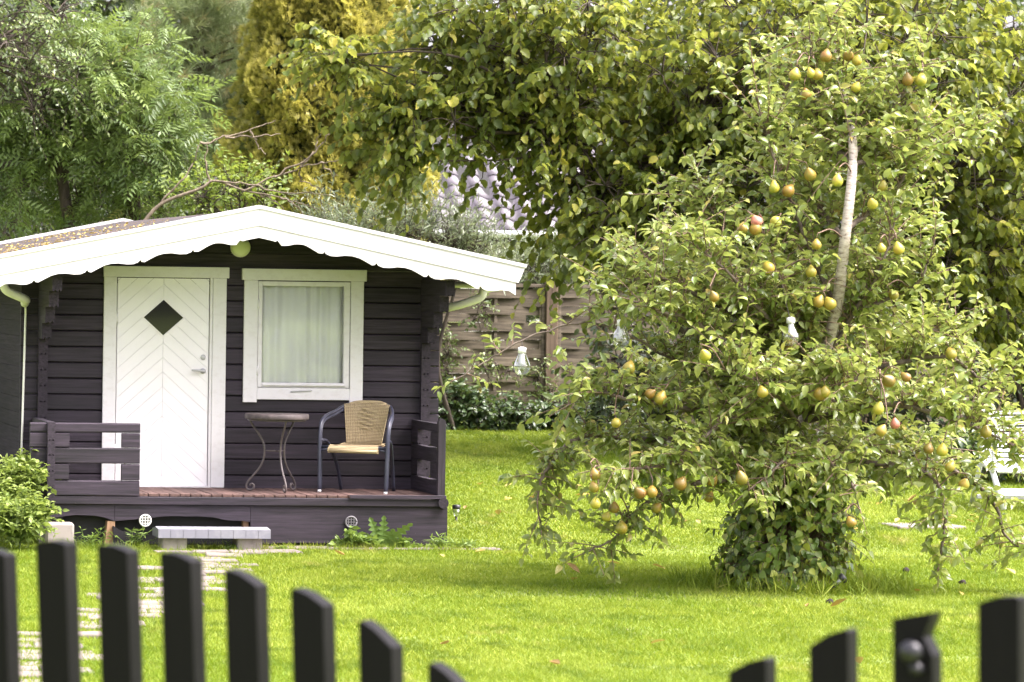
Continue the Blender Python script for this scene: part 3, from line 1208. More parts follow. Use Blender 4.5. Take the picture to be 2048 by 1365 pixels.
ch = thing('wicker_chair', 'tan wicker armchair with dark blue tubular frame on the porch', 'chair', cabw(2.775, -.43, .437), PHI + R(-27))
for sx in (-1, 1):
    for off in (0, .030):
        pts = spline([(sx * (.278), -.235 + off, .0), (sx * .283, -.225 + off, .30), (sx * .286, -.215 + off, .47), (sx * .285, -.17 + off, .575 - off * .5), (sx * .275, -.06 + off * .6, .625 - off * .8),
                      (sx * .245, .10, .655 - off * .8), (sx * .205, .215, .695 - off * .9), (sx * .16, .255, .715 - off)], 5)
        MB().tube(pts, .0145, 9).build('arm_frame', 'blue_metal', ch)
    MB().tube(spline([(sx * .225, .27, .0), (sx * .235, .17, .20), (sx * .265, -.02, .40), (sx * .285, -.20, .43)], 4), .0145, 9).build('rear_leg', 'blue_metal', ch)
    MB().tube([(sx * .278, -.205, .345), (sx * .19, -.20, .36)], .011, 8).build('seat_bracket', 'blue_metal', ch)
    MB().lathe([(.016, 0), (.016, .018), (.0126, .022)], 10).build('foot_cap', 'cap_white', ch, (sx * .278, -.235, .0))
MB().tube(spline([(-.16, .255, .715), (-.08, .275, .735), (.08, .275, .735), (.16, .255, .715)], 5), .0135, 9).build('top_rail', 'wicker', ch)
MB().tube([(-.27, -.20, .375), (.27, -.20, .375)], .0115, 8).build('seat_rail', 'blue_metal', ch)
# woven back: shell plus upright canes
bk, bf = [], []
NU, NW = 13, 9
for j in range(NW):
    w = j / (NW - 1)
    z = .385 + .345 * w
    hwid = .145 + .045 * w
    for i in range(NU):
        u = i / (NU - 1) * 2 - 1
        bk.append((u * hwid, .165 + .105 * w - .05 * u * u * (.5 + .5 * w), z - .012 * u * u * w))
bf = [(j * NU + i, j * NU + i + 1, (j + 1) * NU + i + 1, (j + 1) * NU + i) for j in range(NW - 1) for i in range(NU - 1)]
back = MB().add(bk + [(p[0], p[1] + .012, p[2]) for p in bk], bf + [tuple(q + len(bk) for q in f[::-1]) for f in bf], True).build('backrest', 'wicker', ch)
canes = MB()
for i in range(25):
    u = i / 24 * 2 - 1
    pts = []
    for j in range(NW):
        w = j / (NW - 1)
        pts.append((u * (.145 + .045 * w), .165 + .105 * w - .05 * u * u * (.5 + .5 * w) - .003, .385 + .345 * w - .012 * u * u * w))
    canes.tube(pts, .0048, 5)
tag(canes.build('cane_weave', 'wicker', back), kind='stuff')
dia_ = MB()
for q in range(5):
    for s_ in range(5):
        u, w = (q - 2) * .032 + (s_ - 2) * .018, .60 + (s_ - 2) * .034 - (q - 2) * .008
        dia_.box(u - .017, u + .017, .165 + .105 * (w - .385) / .345 - .016, .165 + .105 * (w - .385) / .345 - .007, w - .009, w + .009)
tag(dia_.build('weave_motif', 'wicker', back), kind='stuff')
st, sf = [], []
NS = 11
for j in range(NS):
    w = j / (NS - 1)
    if w < .25:
        a = w / .25 * math.pi * .5
        y, z = -.205 - .03 * math.sin(math.pi / 2 - 0) * math.cos(a), .342 + .045 * math.sin(a)
    else:
        q = (w - .25) / .75
        y, z = -.205 + .39 * q, .387 - .012 * math.sin(q * math.pi) + .004 * q
    for i in range(7):
        u = i / 6 * 2 - 1
        st.append((u * (.215 - .04 * w), y, z + (.010 if abs(u) > .9 else 0) * (w > .2)))
sf = [(j * 7 + i, j * 7 + i + 1, (j + 1) * 7 + i + 1, (j + 1) * 7 + i) for j in range(NS - 1) for i in range(6)]
MB().add(st + [(p[0], p[1] + (.01 if k_ < 28 else 0), p[2] - .014) for k_, p in enumerate(st)], sf + [tuple(q + len(st) for q in f[::-1]) for f in sf], True).build('seat', 'wicker', ch)
MB().tube([(-.2, -.232, .345), (.2, -.232, .345)], .016, 8).build('seat_roll', 'wicker', ch)

# ------------------------------------------------------------------ step, blocks, slabs, path


def gp(px, py, z=0.0):
    q = ray(px, py)
    t = (z - EYE) / q[2]
    return np.array([q[0] * t, q[1] * t, z])


def crate(name, label, cat, mat, cx_, cy_, z0, sx, sy, sz, rz=0., b=.008, group=None):
    o = MB().box(-sx / 2, sx / 2, -sy / 2, sy / 2, 0, sz, b).build(name, mat, None, (cx_, cy_, z0), (0, 0, rz))
    return tag(o, label, cat, group)


sc0 = cabw(1.385, -1.13, 0)
step = thing('porch_step', 'grey slate covered step board lying across two concrete blocks', 'step', cabw(1.40, -1.13, .105), PHI)
MB().prism([(-.16, 0), (.16, 0), (.16, .058), (.02, .075), (-.155, .062)], 'x', -.445, .455).build('step_board', 'slate', step)
for i in range(9):
    x0 = -.452 + i * .1015
    MB().prism([(-.168, .0), (-.168, .0645), (-.02, .078), (-.02, .0835), (-.174, .0705), (-.174, .0)], 'x', x0, x0 + .0985).build('slate_shingle', 'slate', step)
for bx, lab in ((1.09, 'pale concrete block under the step below the cabin door'), (1.70, 'pale concrete block under the step end beside the long skirting board')):
    p = cabw(bx, -1.15, 0)
    crate('concrete_block', lab, 'block', 'concrete', p[0], p[1], -.03, .20, .22, .140, PHI)
p = cabw(.19, -.86, 0)
crate('foundation_stone', 'rough pale concrete block under the porch corner beside the leafy plant', 'block', 'concrete', p[0], p[1], -.05, .24, .25, .25, PHI + .1, .02)
p = cabw(.77, -.96, 0)
o = MB().prism([(-.13, 0), (.15, 0), (.12, .10), (-.06, .115), (-.13, .16)], 'y', -.012, .012).build('roof_offcut', 'picket_stain', None, (p[0], p[1], .02), (R(-18), 0, PHI))
tag(o, 'dark slab leaning under the porch next to the raw wooden post', 'slab')

edging = MB()
EO = tag(link('edging', None), kind='structure')
xx = 1.55
for i in range(5):
    L = .42 + .05 * (i % 2)
    p = cabw(xx + L / 2, -1.06 - .0 * i, 0)
    MB().box(-L / 2, L / 2, -.085, .085, -.05, .026, .01).build('edging_slab', 'paver', EO, (p[0], p[1], .0), (random.uniform(-.01, .01), random.uniform(-.01, .01), PHI + random.uniform(-.02, .02)))
    xx += L + .012
p = cabw(1.86, -1.38, 0)
MB().box(-.22, .22, -.13, .13, -.05, .02, .01).build('edging_slab', 'paver', EO, (p[0], p[1], .0), (0, 0, PHI + .04))

path = tag(link('garden_path', None), kind='structure')
pm = [MB().box(-.145, .145, -.11, .11, -.04, .03, .008).mesh('paving_brick', 'paver') for _ in range(2)]
acc, last = 0, PATH[0]
dist = 0.0
seg = np.hypot(*(np.diff(PATH, axis=0).T))
cum = np.concatenate([[0], np.cumsum(seg)])
s_ = .1
rowi = 0
while s_ < cum[-1]:
    i = min(np.searchsorted(cum, s_), len(PATH) - 1)
    t = (s_ - cum[i - 1]) / seg[i - 1] if i > 0 else 0
    c_ = PATH[i - 1] + (PATH[i] - PATH[i - 1]) * t
    for kx in (-1, 0, 1):
        if random.random() < (.36 if kx else .10):
            continue
        xo = kx * .30 + (.0 if rowi % 2 else .13) - .06
        if abs(xo) > .36:
            continue
        o = link('paving_brick', pm[0], path, (c_[0] + xo, c_[1] + random.uniform(-.02, .02), random.uniform(-.018, -.004)),
                 (random.uniform(-.03, .03), random.uniform(-.03, .03), random.uniform(-.07, .07)))
    s_ += random.uniform(.25, .36)
    rowi += 1

# flat grey slab in the lawn, stone by the ivy
p = at(1860, 1052, 31.5)
crate('paving_slab', 'flat brown grey slab sunk in the lawn before the hedge', 'slab', 'stone', p[0] - .1, 31.4, float(ground_z(31.4)) - .03, .62, .45, .05, .15, .01)
p = gp(1455, 1168)
o = MB().prism([(-.06, 0), (.05, 0), (.045, .04), (.02, .055), (-.05, .02)], 'y', -.03, .03).build('garden_stone', 'stone', None, (p[0], p[1], .0), (0, 0, .3))
tag(o, 'small pale stone in the grass beside the ivy bush', 'stone')


def solar_light(loc, rx, rz, label):
    t = thing('solar_light', label, 'garden light', loc, 0)
    t.rotation_euler = (rx, 0, rz)
    MB().tube([(0, 0, -.09), (0, 0, .09)], .011, 8).build('stake', 'black_plastic', t)
    MB().lathe([(.018, .088), (.026, .10), (.028, .155), (.024, .158)], 14).build('lens', 'bulb_glass', t)
    MB().lathe([(.034, .156), (.036, .160), (.036, .186), (.028, .192), (.0, .193)], 16).build('cap', 'black_plastic', t)


p = gp(912, 1068)
solar_light((p[0], p[1], 0.06), 0, 0, 'small black solar stake light upright at the cabin porch corner')
p = at(1648, 1163, 25.6)
solar_light((p[0], p[1], 0.0), 0, 0, 'black solar stake light tilted over beside the ivy bush')
bpy.data.objects['solar_light.001'].rotation_euler = (R(10), R(48), 0)

# ------------------------------------------------------------------ woven board fence
FY = 42.0
fb = float(ground_z(FY))
x_post = at(1101, 700, FY)[0]
fence = thing('woven_fence', 'weathered woven slat fence with a brown post behind the garden', 'fence', (x_post, FY, fb))
top = EYE + (575.7 - 568) / F_PX * FY - fb - .02
PW = 1.86
for pi in (-2, -1, 0, 1, 2):
    x0 = pi * PW + .075
    x1 = (pi + 1) * PW - .075
    ny = 15
    sh = (top - .10) / ny
    for b_ in range(4):
        xb = x0 + .04 + (x1 - x0 - .08) * b_ / 3 if b_ in (0, 3) else x0 + (x1 - x0) * b_ / 3
        box('batten', 'fence_wood', fence, xb - .018, xb + .018, -.012, .012, .03, top - .02)
    for r_ in range(ny):
        z0 = .05 + r_ * sh
        sgn = 1 if r_ % 2 else -1
        vs, fs = [], []
        m = 13
        tw = random.uniform(-.004, .004)
        gone = (pi == -1 and r_ == 11)
        for i in range(m):
            t = i / (m - 1)
            xx = x0 + (x1 - x0) * (t if not gone else t * .87)
            yy = sgn * .020 * math.cos(t * math.pi * 3) + tw
            zs = z0 + .006 * math.sin(t * 5 + r_) + random.uniform(-.002, .002)
            vs += [(xx, yy - .005, zs + .001), (xx, yy - .005, zs + sh + .002), (xx, yy + .005, zs + sh + .002), (xx, yy + .005, zs + .001)]
        for i in range(m - 1):
            for q in range(4):
                fs.append((4 * i + q, 4 * i + 4 + q, 4 * i + 4 + (q + 1) % 4, 4 * i + (q + 1) % 4))
        fs += [(0, 1, 2, 3), (4 * m - 1, 4 * m - 2, 4 * m - 3, 4 * m - 4)]
        MB().add(vs, fs).build('slat', 'fence_wood', fence)
    box('frame_rail', 'fence_wood', fence, x0, x1, -.03, .03, top - .028, top + .012, .004)
    box('frame_rail', 'fence_wood', fence, x0, x1, -.03, .03, .0, .045, .004)
    for xf in (x0 - .002, x1 - .036):
        box('frame_stile', 'fence_wood', fence, xf, xf + .038, -.032, .028, .03, top + .010, .004)
    pp = box('post', 'post_wood', fence, pi * PW - .068, pi * PW + .068, -.075, .06, -.1, top + .06, .008)
    box('post_cap', 'grey_metal', pp, pi * PW - .078, pi * PW + .078, -.085, .07, top + .06, top + .085, .006)

# ------------------------------------------------------------------ white slatted garden seat
WY = 33.2
wz = float(ground_z(WY))
wx0 = at(1962, 950, WY)[0]
seat = thing('garden_bench', 'white slatted garden bench with splayed legs behind the pear tree', 'bench', (wx0, WY, wz), R(-4))
prof = spline([(-.02, .885), (-.03, .80), (-.035, .65), (-.05, .52), (-.12, .41), (-.30, .375), (-.46, .36), (-.50, .33)], 6)
ang = np.concatenate([[0], np.cumsum(np.hypot(*np.diff(prof, axis=0).T))])
tot = ang[-1]
ns = 18
for i in range(ns):
    a0, a1 = tot * i / ns + .009, tot * (i + 1) / ns - .009
    p0 = (np.interp(a0, ang, prof[:, 0]), np.interp(a0, ang, prof[:, 1]))
    p1 = (np.interp(a1, ang, prof[:, 0]), np.interp(a1, ang, prof[:, 1]))
    d = np.array(p1) - np.array(p0)
    nn_ = nrm(np.array([-d[1], d[0]])) * .009
    vs, fs = [], []
    for q in range(9):
        xx = .03 + 1.44 * q / 8
        sag = -.02 * math.sin(math.pi * q / 8) * (1 if i < 9 else 0)
        for pt in (p0 - nn_, p1 - nn_, p1 + nn_, p0 + nn_):
            vs.append((xx, pt[0] + sag * .5, pt[1] - sag * .8))
    for q in range(8):
        for e in range(4):
            fs.append((4 * q + e, 4 * q + 4 + e, 4 * q + 4 + (e + 1) % 4, 4 * q + (e + 1) % 4))
    fs += [(0, 1, 2, 3), (35, 34, 33, 32)]
    MB().add(vs, fs).build('slat', 'chair_white', seat)
for sx in (0, 1.5):
    MB().tube(spline([(sx, -.005, .90), (sx, -.02, .70), (sx, -.035, .52), (sx, -.12, .40), (sx, -.46, .35)], 5), .024, 8).build('side_frame', 'chair_white', seat)
    MB().tube([(sx, -.42, .36), (sx + (.09 if sx == 0 else -.09), -.50, .0)], .027, 8).build('leg', 'chair_white', seat)
    MB().tube([(sx, -.06, .50), (sx + (-.04 if sx == 0 else .04), .18, .0)], .024, 8).build('leg', 'chair_white', seat)
    MB().tube(spline([(sx, -.03, .60), (sx, -.25, .62), (sx, -.45, .60), (sx, -.47, .36)], 5), .022, 8).build('armrest', 'chair_white', seat)
box('stretcher', 'chair_white', seat, .06, 1.44, -.49, -.455, .12, .19, .006)
box('stretcher', 'chair_white', seat, -.01, 1.51, .10, .135, .06, .10, .006)

# ------------------------------------------------------------------ house beyond the garden
HY = 54.0
hz0 = float(ground_z(HY))
hx0 = at(700, 470, HY)[0]
ez = EYE + (574 - 466) / F_PX * HY
house = thing('neighbour_house', 'neighbouring house with mauve grey tiled roof glimpsed through the hazel leaves', 'house', (hx0, HY, hz0))
ezl = ez - hz0
HWD, RUN, RISE = 4.6, 2.6, 1.75
box('wall', 'house_wall', house, .2, HWD - .2, .45, 5.4, 0, ezl + .05)
rf = MB().prism([(0, ezl - .02), (RUN + .2, ezl + RISE + .1), (2 * RUN + .4, ezl - .02), (2 * RUN + .3, ezl - .14), (RUN + .2, ezl + RISE - .04), (.1, ezl - .14)], 'x', 0, HWD).build('roof', 'dark_void', house)
for xg in (.2, HWD - .2):
    MB().prism([(.5, ezl + .05), (5.3, ezl + .05), (RUN + .2, ezl + RISE - .06)], 'x', xg - .04, xg + .04).build('gable', 'house_wall', house)
tl = MB()
tvs = []
for i in range(6):
    a = i / 5
    hgt = .045 * math.sin(a * 2 * math.pi) * .7 + .03
    tvs += [(a * .33, -.02, hgt), (a * .33, .36, hgt)]
tfs = [(2 * i, 2 * i + 2, 2 * i + 3, 2 * i + 1) for i in range(5)]
tvs2 = [(p[0], p[1], p[2] - .02) for p in tvs]
tl.add(tvs + tvs2, tfs + [tuple(q + 12 for q in f[::-1]) for f in tfs] + [(2 * i, 12 + 2 * i, 14 + 2 * i, 2 * i + 2) for i in range(5)], True)
tme = tl.mesh('roof_tile', 'tile')
aS = math.atan2(RISE, RUN + .2)
for r_ in range(10):
    for c_ in range(14):
        d = r_ * .325
        link('roof_tile', tme, rf, (c_ * .325 + .02, d * math.cos(aS), ezl + d * math.sin(aS) + .022), (aS - .06 + random.uniform(-.01, .01), 0, 0))
MB().tube([(-.1, -.06, ezl - .02), (HWD + .1, -.06, ezl - .02)], .055, 8).build('gutter', 'grey_metal', house)
for wx in (.9, 2.6):
    w_ = box('window', 'white_paint', house, wx, wx + .9, .41, .46, ezl - 1.35, ezl - .3, .01)
    box('pane', 'door_glass', w_, wx + .07, wx + .83, .40, .415, ezl - 1.28, ezl - .37)
box('chimney', 'house_wall', house, 1.2, 1.75, RUN, RUN + .5, ezl + RISE - .35, ezl + RISE + .9, .01)

# ------------------------------------------------------------------ pear tree
PY = 26.3
PB = gp(1560, 1172)
PB[1] = PY
pear_tree = thing('pear_tree', 'spreading pear tree laden with ripe pears in the middle of the lawn', 'tree', (PB[0], PB[1], 0))


def pp3(lst):
    return [at(a, b, PY + c) for a, b, c in lst]


trunkP = spline(pp3([(1562, 1180, 0), (1572, 1060, 0), (1592, 930, .0), (1622, 790, -.10), (1668, 640, -.55), (1690, 480, -.85), (1706, 310, -.75), (1692, 200, -.4), (1668, 90, -.15), (1664, 15, -.15)]), 8)
TW = Wood()
n = len(trunkP)
tt = np.linspace(0, 1, n)
TW.add(trunkP, np.interp(tt, [0, .15, .5, .75, .85, 1], [.075, .060, .040, .029, .014, .004]), 9)
limbs = [
    # photo position and depth offset; fat end first
    [(1600, 905, 0), (1450, 875, -.3), (1300, 880, -.5), (1165, 875, -.55), (1100, 930, -.55), (1075, 1000, -.55), (1085, 1060, -.5)],
    [(1605, 870, 0), (1450, 775, -.2), (1330, 712, -.35), (1200, 648, -.4), (1085, 665, -.4), (985, 715, -.4), (915, 757, -.4)],
    [(1600, 890, 0), (1420, 830, -.5), (1260, 800, -.8), (1190, 785, -.8), (1130, 815, -.8)],
    [(1630, 765, 0), (1500, 650, .1), (1380, 580, .1), (1270, 500, .1)],
    [(1645, 720, 0), (1520, 570, -.3), (1440, 450, -.4), (1385, 340, -.4)],
    [(1672, 620, -.2), (1600, 450, -.5), (1545, 310, -.6), (1510, 190, -.6)],
    [(1690, 480, -.3), (1600, 360, .2), (1560, 230, .3), (1590, 130, .3)],
    [(1704, 330, -.3), (1640, 260, -.3), (1625, 150, -.4), (1620, 70, -.4)],
    [(1705, 320, -.3), (1770, 230, -.4), (1830, 160, -.5), (1850, 95, -.5)],
    [(1704, 335, -.3), (1800, 310, .1), (1880, 300, .2), (1945, 265, .2)],
    [(1692, 460, -.3), (1770, 400, -.6), (1820, 330, -.7), (1850, 230, -.7)],
    [(1670, 640, -.2), (1770, 600, -.5), (1840, 560, -.7), (1870, 480, -.7)],
    [(1650, 690, -.1), (1780, 690, .2), (1880, 660, .3), (1935, 690, .3)],
    [(1625, 780, 0), (1760, 735, -.3), (1890, 715, -.5), (1970, 770, -.5), (2005, 800, -.5)],
    [(1610, 850, 0), (1760, 810, -.6), (1880, 830, -.8), (1985, 870, -.8), (2040, 900, -.8)],
    [(1600, 895, 0), (1740, 925, -.5), (1850, 945, -.8), (1890, 1010, -.85), (1885, 1080, -.85), (1878, 1125, -.85)],
    [(1605, 880, 0), (1780, 900, .1), (1920, 950, -.2), (1990, 1010, -.4), (2010, 1070, -.5), (2060, 1110, -.5)],
    [(1590, 930, 0), (1480, 955, -.5), (1360, 975, -.8), (1275, 1020, -.85), (1230, 1075, -.85), (1165, 1108, -.85)],
    [(1600, 890, 0), (1480, 840, -.8), (1400, 880, -1.1), (1330, 930, -1.15), (1200, 940, -1.15)],
    [(1610, 860, 0), (1560, 800, -.9), (1510, 760, -1.2), (1450, 740, -1.3)],
    [(1610, 850, 0), (1650, 790, -.9), (1700, 760, -1.2), (1760, 760, -1.3)],
    [(1600, 900, 0), (1580, 900, -.8), (1560, 930, -1.15), (1500, 980, -1.2)],
    [(1600, 900, 0), (1650, 920, -.8), (1700, 960, -1.1), (1720, 1020, -1.15)],
    [(1640, 740, 0), (1600, 650, -.6), (1560, 560, -.8), (1530, 480, -.8)],
    [(1645, 730, 0), (1700, 640, -.6), (1760, 540, -.8), (1790, 440, -.8)],
    [(1605, 880, 0), (1500, 830, .7), (1380, 780, 1.1), (1280, 740, 1.2)],
    [(1605, 880, 0), (1680, 840, .8), (1780, 800, 1.1), (1880, 800, 1.2)],
    [(1640, 740, 0), (1560, 640, .7), (1460, 560, 1.0), (1400, 480, 1.0)],
    [(1660, 650, -.2), (1720, 540, .5), (1780, 440, .7), (1820, 380, .7)],
    [(1600, 890, 0), (1440, 870, .8), (1300, 870, 1.1), (1180, 890, 1.2)],
    [(1605, 880, 0), (1700, 880, .9), (1820, 890, 1.2), (1930, 900, 1.2)],
    [(1630, 780, 0), (1480, 700, -.7), (1380, 640, -.9), (1320, 625, -1.0), (1260, 600, -1.0)],
    [(1640, 740, 0), (1520, 620, -.8), (1450, 540, -1.0), (1360, 470, -1.0)],
    [(1640, 740, 0), (1470, 630, -.4), (1330, 560, -.6), (1270, 560, -.6), (1220, 600, -.6)],
]
limbP = []
LW = Wood()
for L in limbs:
    A = pp3(L)
    A[0] = trunkP[np.argmin(np.linalg.norm((trunkP - A[0]) * np.array([1, .15, 1]), axis=1))]
    P = spline(A, 8)
    P[1:-1] += rng.normal(size=P[1:-1].shape) * .004
    limbP.append(P)
    r0 = .012 if L is limbs[1] else .027 if len(L) > 4 else .021
    LW.add(P, np.linspace(r0, .005, len(P)), 6)
TW.build('trunk', 'pale_bark', pear_tree, (PB[0], PB[1], 0))
LW.build('limbs', 'limb_bark', pear_tree, (PB[0], PB[1], 0))
# shoots
twigs = Wood()
PL = Leaves()
allP = np.concatenate(limbP + [trunkP[n // 2:]])
Cs, Ds, Ls, Dr = [], [], [], []
for P in limbP + [trunkP[int(n * .62):]]:
    seg_ = np.hypot(*np.diff(P, axis=0)[:, [0, 2]].T)
    cum_ = np.concatenate([[0], np.cumsum(np.linalg.norm(np.diff(P, axis=0), axis=1))])
    tot_ = cum_[-1]
    m = int(tot_ / .0195)
    s_ = rng.uniform(.16, 1.0, m) * tot_
    if P is limbP[1]:                      # the long thin bough carries few shoots
        s_ = s_[(s_ < .45 * tot_) | (rng.random(m) < .20)]
        m = len(s_)
    B = np.stack([np.interp(s_, cum_, P[:, q]) for q in range(3)], 1)
    low = B[:, 2] < 1.15
    hold = (B[:, 2] > .80) | (rng.random(m) < .62)          # low drooping ends are thinly leaved
    B, low = B[hold], low[hold]
    m = len(B)
    dirs = rand_dirs(m) * np.array([1, 1, .7])
    dirs[:, 2] += np.where(low, rng.normal(.05, .35, m), rng.uniform(.2, 1.3, m))
    Cs.append(B)
    Ds.append(nrm(dirs))
    Ls.append(np.where((B[:, 0] < 5.0) & ~low, rng.uniform(.08, .2, m), np.where(low, rng.uniform(.12, .34, m), np.where(rng.random(m) < .38, rng.uniform(.32, .60, m), rng.uniform(.14, .36, m)))))
    # the tip itself
    tip = nrm(P[-1] - P[-3])
    Cs.append(P[-1:])
    Ds.append(tip[None])
    Ls.append(np.array([.16]))
Cs, Ds, Ls = np.concatenate(Cs), np.concatenate(Ds), np.concatenate(Ls)
P_, T_ = sprays(Cs, Ds, Ls, 13, .10)
twigs.add(P_, np.linspace(.0045, .0018, 13)[None, :] * np.ones((len(P_), 1)), 4)
ncut = Ls < .24
leaf_on(P_[ncut], T_[ncut], PL, .084, .08, .75, .45, 0, 1, 2, 2, 1.0)
leaf_on(P_[~ncut], T_[~ncut], PL, .088, .04, .75, .40, .1, 1, 1, 2, .9)
# pears
PEARS = [(1590, 150), (1622, 147), (1652, 113), (1714, 122), (1612, 190), (1635, 150), (1620, 350), (1548, 375), (1577, 382), (1675, 362), (1765, 373), (1485, 457), (1511, 458),
         (1513, 443, 1), (1552, 443), (1633, 490), (1763, 497), (1797, 498), (1536, 536), (1622, 544), (1637, 604), (1428, 594), (1258, 736), (1300, 788), (1321, 797), (1410, 711),
         (1617, 718), (1650, 785), (1777, 762), (1812, 755), (1902, 708), (1757, 818), (1790, 848, 1), (1762, 862), (1857, 898), (1884, 901), (1900, 934), (1928, 969), (1190, 950),
         (1188, 975), (1191, 1007), (1228, 1016), (1213, 1034), (1313, 1016), (1243, 1056), (1304, 984), (1280, 986), (1361, 968), (1424, 962), (1418, 995), (1483, 957), (1702, 1045),
         (1660, 608), (1787, 590), (1972, 865), (1640, 788), (1745, 408), (1697, 112), (1815, 160), (1842, 160), (1712, 175), (1232, 846), (1580, 690), (1525, 785)]
pear_prof = [(.0, -.044), (.010, -.046), (.026, -.043), (.040, -.030), (.047, -.010), (.045, .008), (.036, .026), (.025, .040), (.016, .052), (.007, .060), (.0, .061)]
pmesh = [MB().lathe(pear_prof, 14).mesh('pear', q) for q in ('pear_skin', 'pear_skin_red')]
stem_me = MB().tube([(0, 0, .058), (.004, 0, .085), (.010, .002, .115)], [.0035, .003, .0035], 5).mesh('stem', 'twig_bark')
pear_pts = []
for q in PEARS:
    px, py = q[0], q[1]
    # distance: just before the nearest limb in that part of the crown
    pr = np.stack([allP[:, 0] / allP[:, 1], (allP[:, 2] - EYE) / allP[:, 1]], 1)
    r_ = ray(px, py)
    d2 = np.hypot(pr[:, 0] - r_[0], pr[:, 1] - r_[2]) * F_PX
    near = np.argsort(d2 + 60 * (allP[:, 1] - PY))[:6]
    Y = float(np.min(allP[near, 1])) - .16
    c_ = at(px, py, Y)
    red = len(q) > 2
    tilt = (random.gauss(0, .45), random.gauss(0, .4), random.uniform(0, 6))
    s_ = random.uniform(.70, .98)
    o = link('pear', pmesh[1 if red else 0], None, c_, tilt)
    o.scale = (s_, s_, s_ * random.uniform(.92, 1.08))
    if red:
        tag(o, 'red blushed pear among yellow ones in the pear tree' if py < 600 else 'pink ripe pear low in the pear tree near the white bench', 'pear', 'pears hanging in the pear tree')
    else:
        where = ('at the very top of the pear tree' if py < 200 else 'high in the crown around the pale upper trunk' if py < 420 else 'beside a red pear in the crown' if abs(px - 1515) < 45 and abs(py - 450) < 30
                 else 'on the low bough that droops over the lawn' if py > 930 and px < 1350 else 'just above the ivy bush' if py > 930 and px < 1720 else 'close to the white bench' if px > 1840 and py > 690
                 else 'on the boughs before the woven fence' if px < 1450 else 'next to the pale trunk in mid crown' if py < 660 else 'in the thick middle of the pear tree')
        tag(o, 'ripe yellow pear ' + where, 'pear', 'pears hanging in the pear tree')
    so = link('stem', stem_me, o)
    bpy.context.view_layer.update()
    topP = np.array(o.matrix_world @ Vector((.010, .002, .112)))
    j = near[np.argmin(np.linalg.norm(allP[near] - topP, axis=1))]
    mid = (topP + allP[j]) / 2 + np.array([0, 0, .05])
    twigs.add(spline([allP[j], mid, topP], 4), np.linspace(.006, .0042, 9), 5)
    pear_pts.append(c_)
pear_pts = np.array(pear_pts)


def not_before_pears(b):
    """no leaf grows through a pear, and the pruned length of trunk stays bare"""
    keep = np.ones(len(b), bool)
    for c_ in pear_pts:
        f_ = c_ + (np.array([0, 0, EYE]) - c_) * np.linspace(0, .03, 7)[:, None]
        for q in f_:
            keep &= np.linalg.norm(b - q, axis=1) > .052
    for c_ in trunkP[(trunkP[:, 2] > 1.75) & (trunkP[:, 2] < 3.05)]:      # the bare, pruned length of trunk
        f_ = c_ + (np.array([0, 0, EYE]) - c_) * np.linspace(0, .03, 6)[:, None]
        for q in f_:
            keep &= np.linalg.norm(b - q, axis=1) > .085
    return keep


twigs.build('twigs', 'twig_bark', pear_tree, (PB[0], PB[1], 0), 'stuff')
PL.build(T_PEAR, 'pear_leaf', pear_tree, (PB[0], PB[1], 0), 300, 'foliage', 'leaf', not_before_pears)

# bulbs that hang in the pear tree
def bulb(px, py, Y, label, rz=0):
    c_ = at(px, py, Y)
    t = thing('hanging_bulb', label, 'garden light', c_, rz, 'glass bulb lights hung in the pear tree')
    MB().lathe([(.004, -.087), (.03, -.083), (.052, -.063), (.062, -.035), (.058, -.005), (.042, .035), (.028, .062), (.024, .078)], 24, flute=.025).build('glass', 'bulb_glass', t)
    MB().lathe([(.022, .072), (.030, .074), (.030, .112), (.012, .118)], 16).build('cap', 'cap_white', t)
    MB().lathe([(.016, -.01), (.018, .0), (.018, .07), (.012, .075)], 10).build('inner_tube', 'cap_white', t)
    j = np.argmin(np.linalg.norm((allP - c_) * np.array([1, 1.2, .6]) - np.array([0, 0, .12]), axis=1))
    top_ = allP[j] - c_
    if top_[2] < .13:
        top_ = np.array([0, 0, .16])
    MB().tube([(0, 0, .112), (top_[0] * .2, top_[1] * .2, .135), tuple(top_)], .0035, 6).build('wire', 'iron', t)


bulb(1044, 727, PY - .40, 'clear glass bulb light hung from the long drooping pear branch before the fence post')
bulb(1242, 672, PY - .60, 'clear glass bulb light half hidden in pear leaves before the woven fence')
bulb(1581, 668, PY - .95, 'clear glass bulb light deep in the pear tree beside its pale trunk')


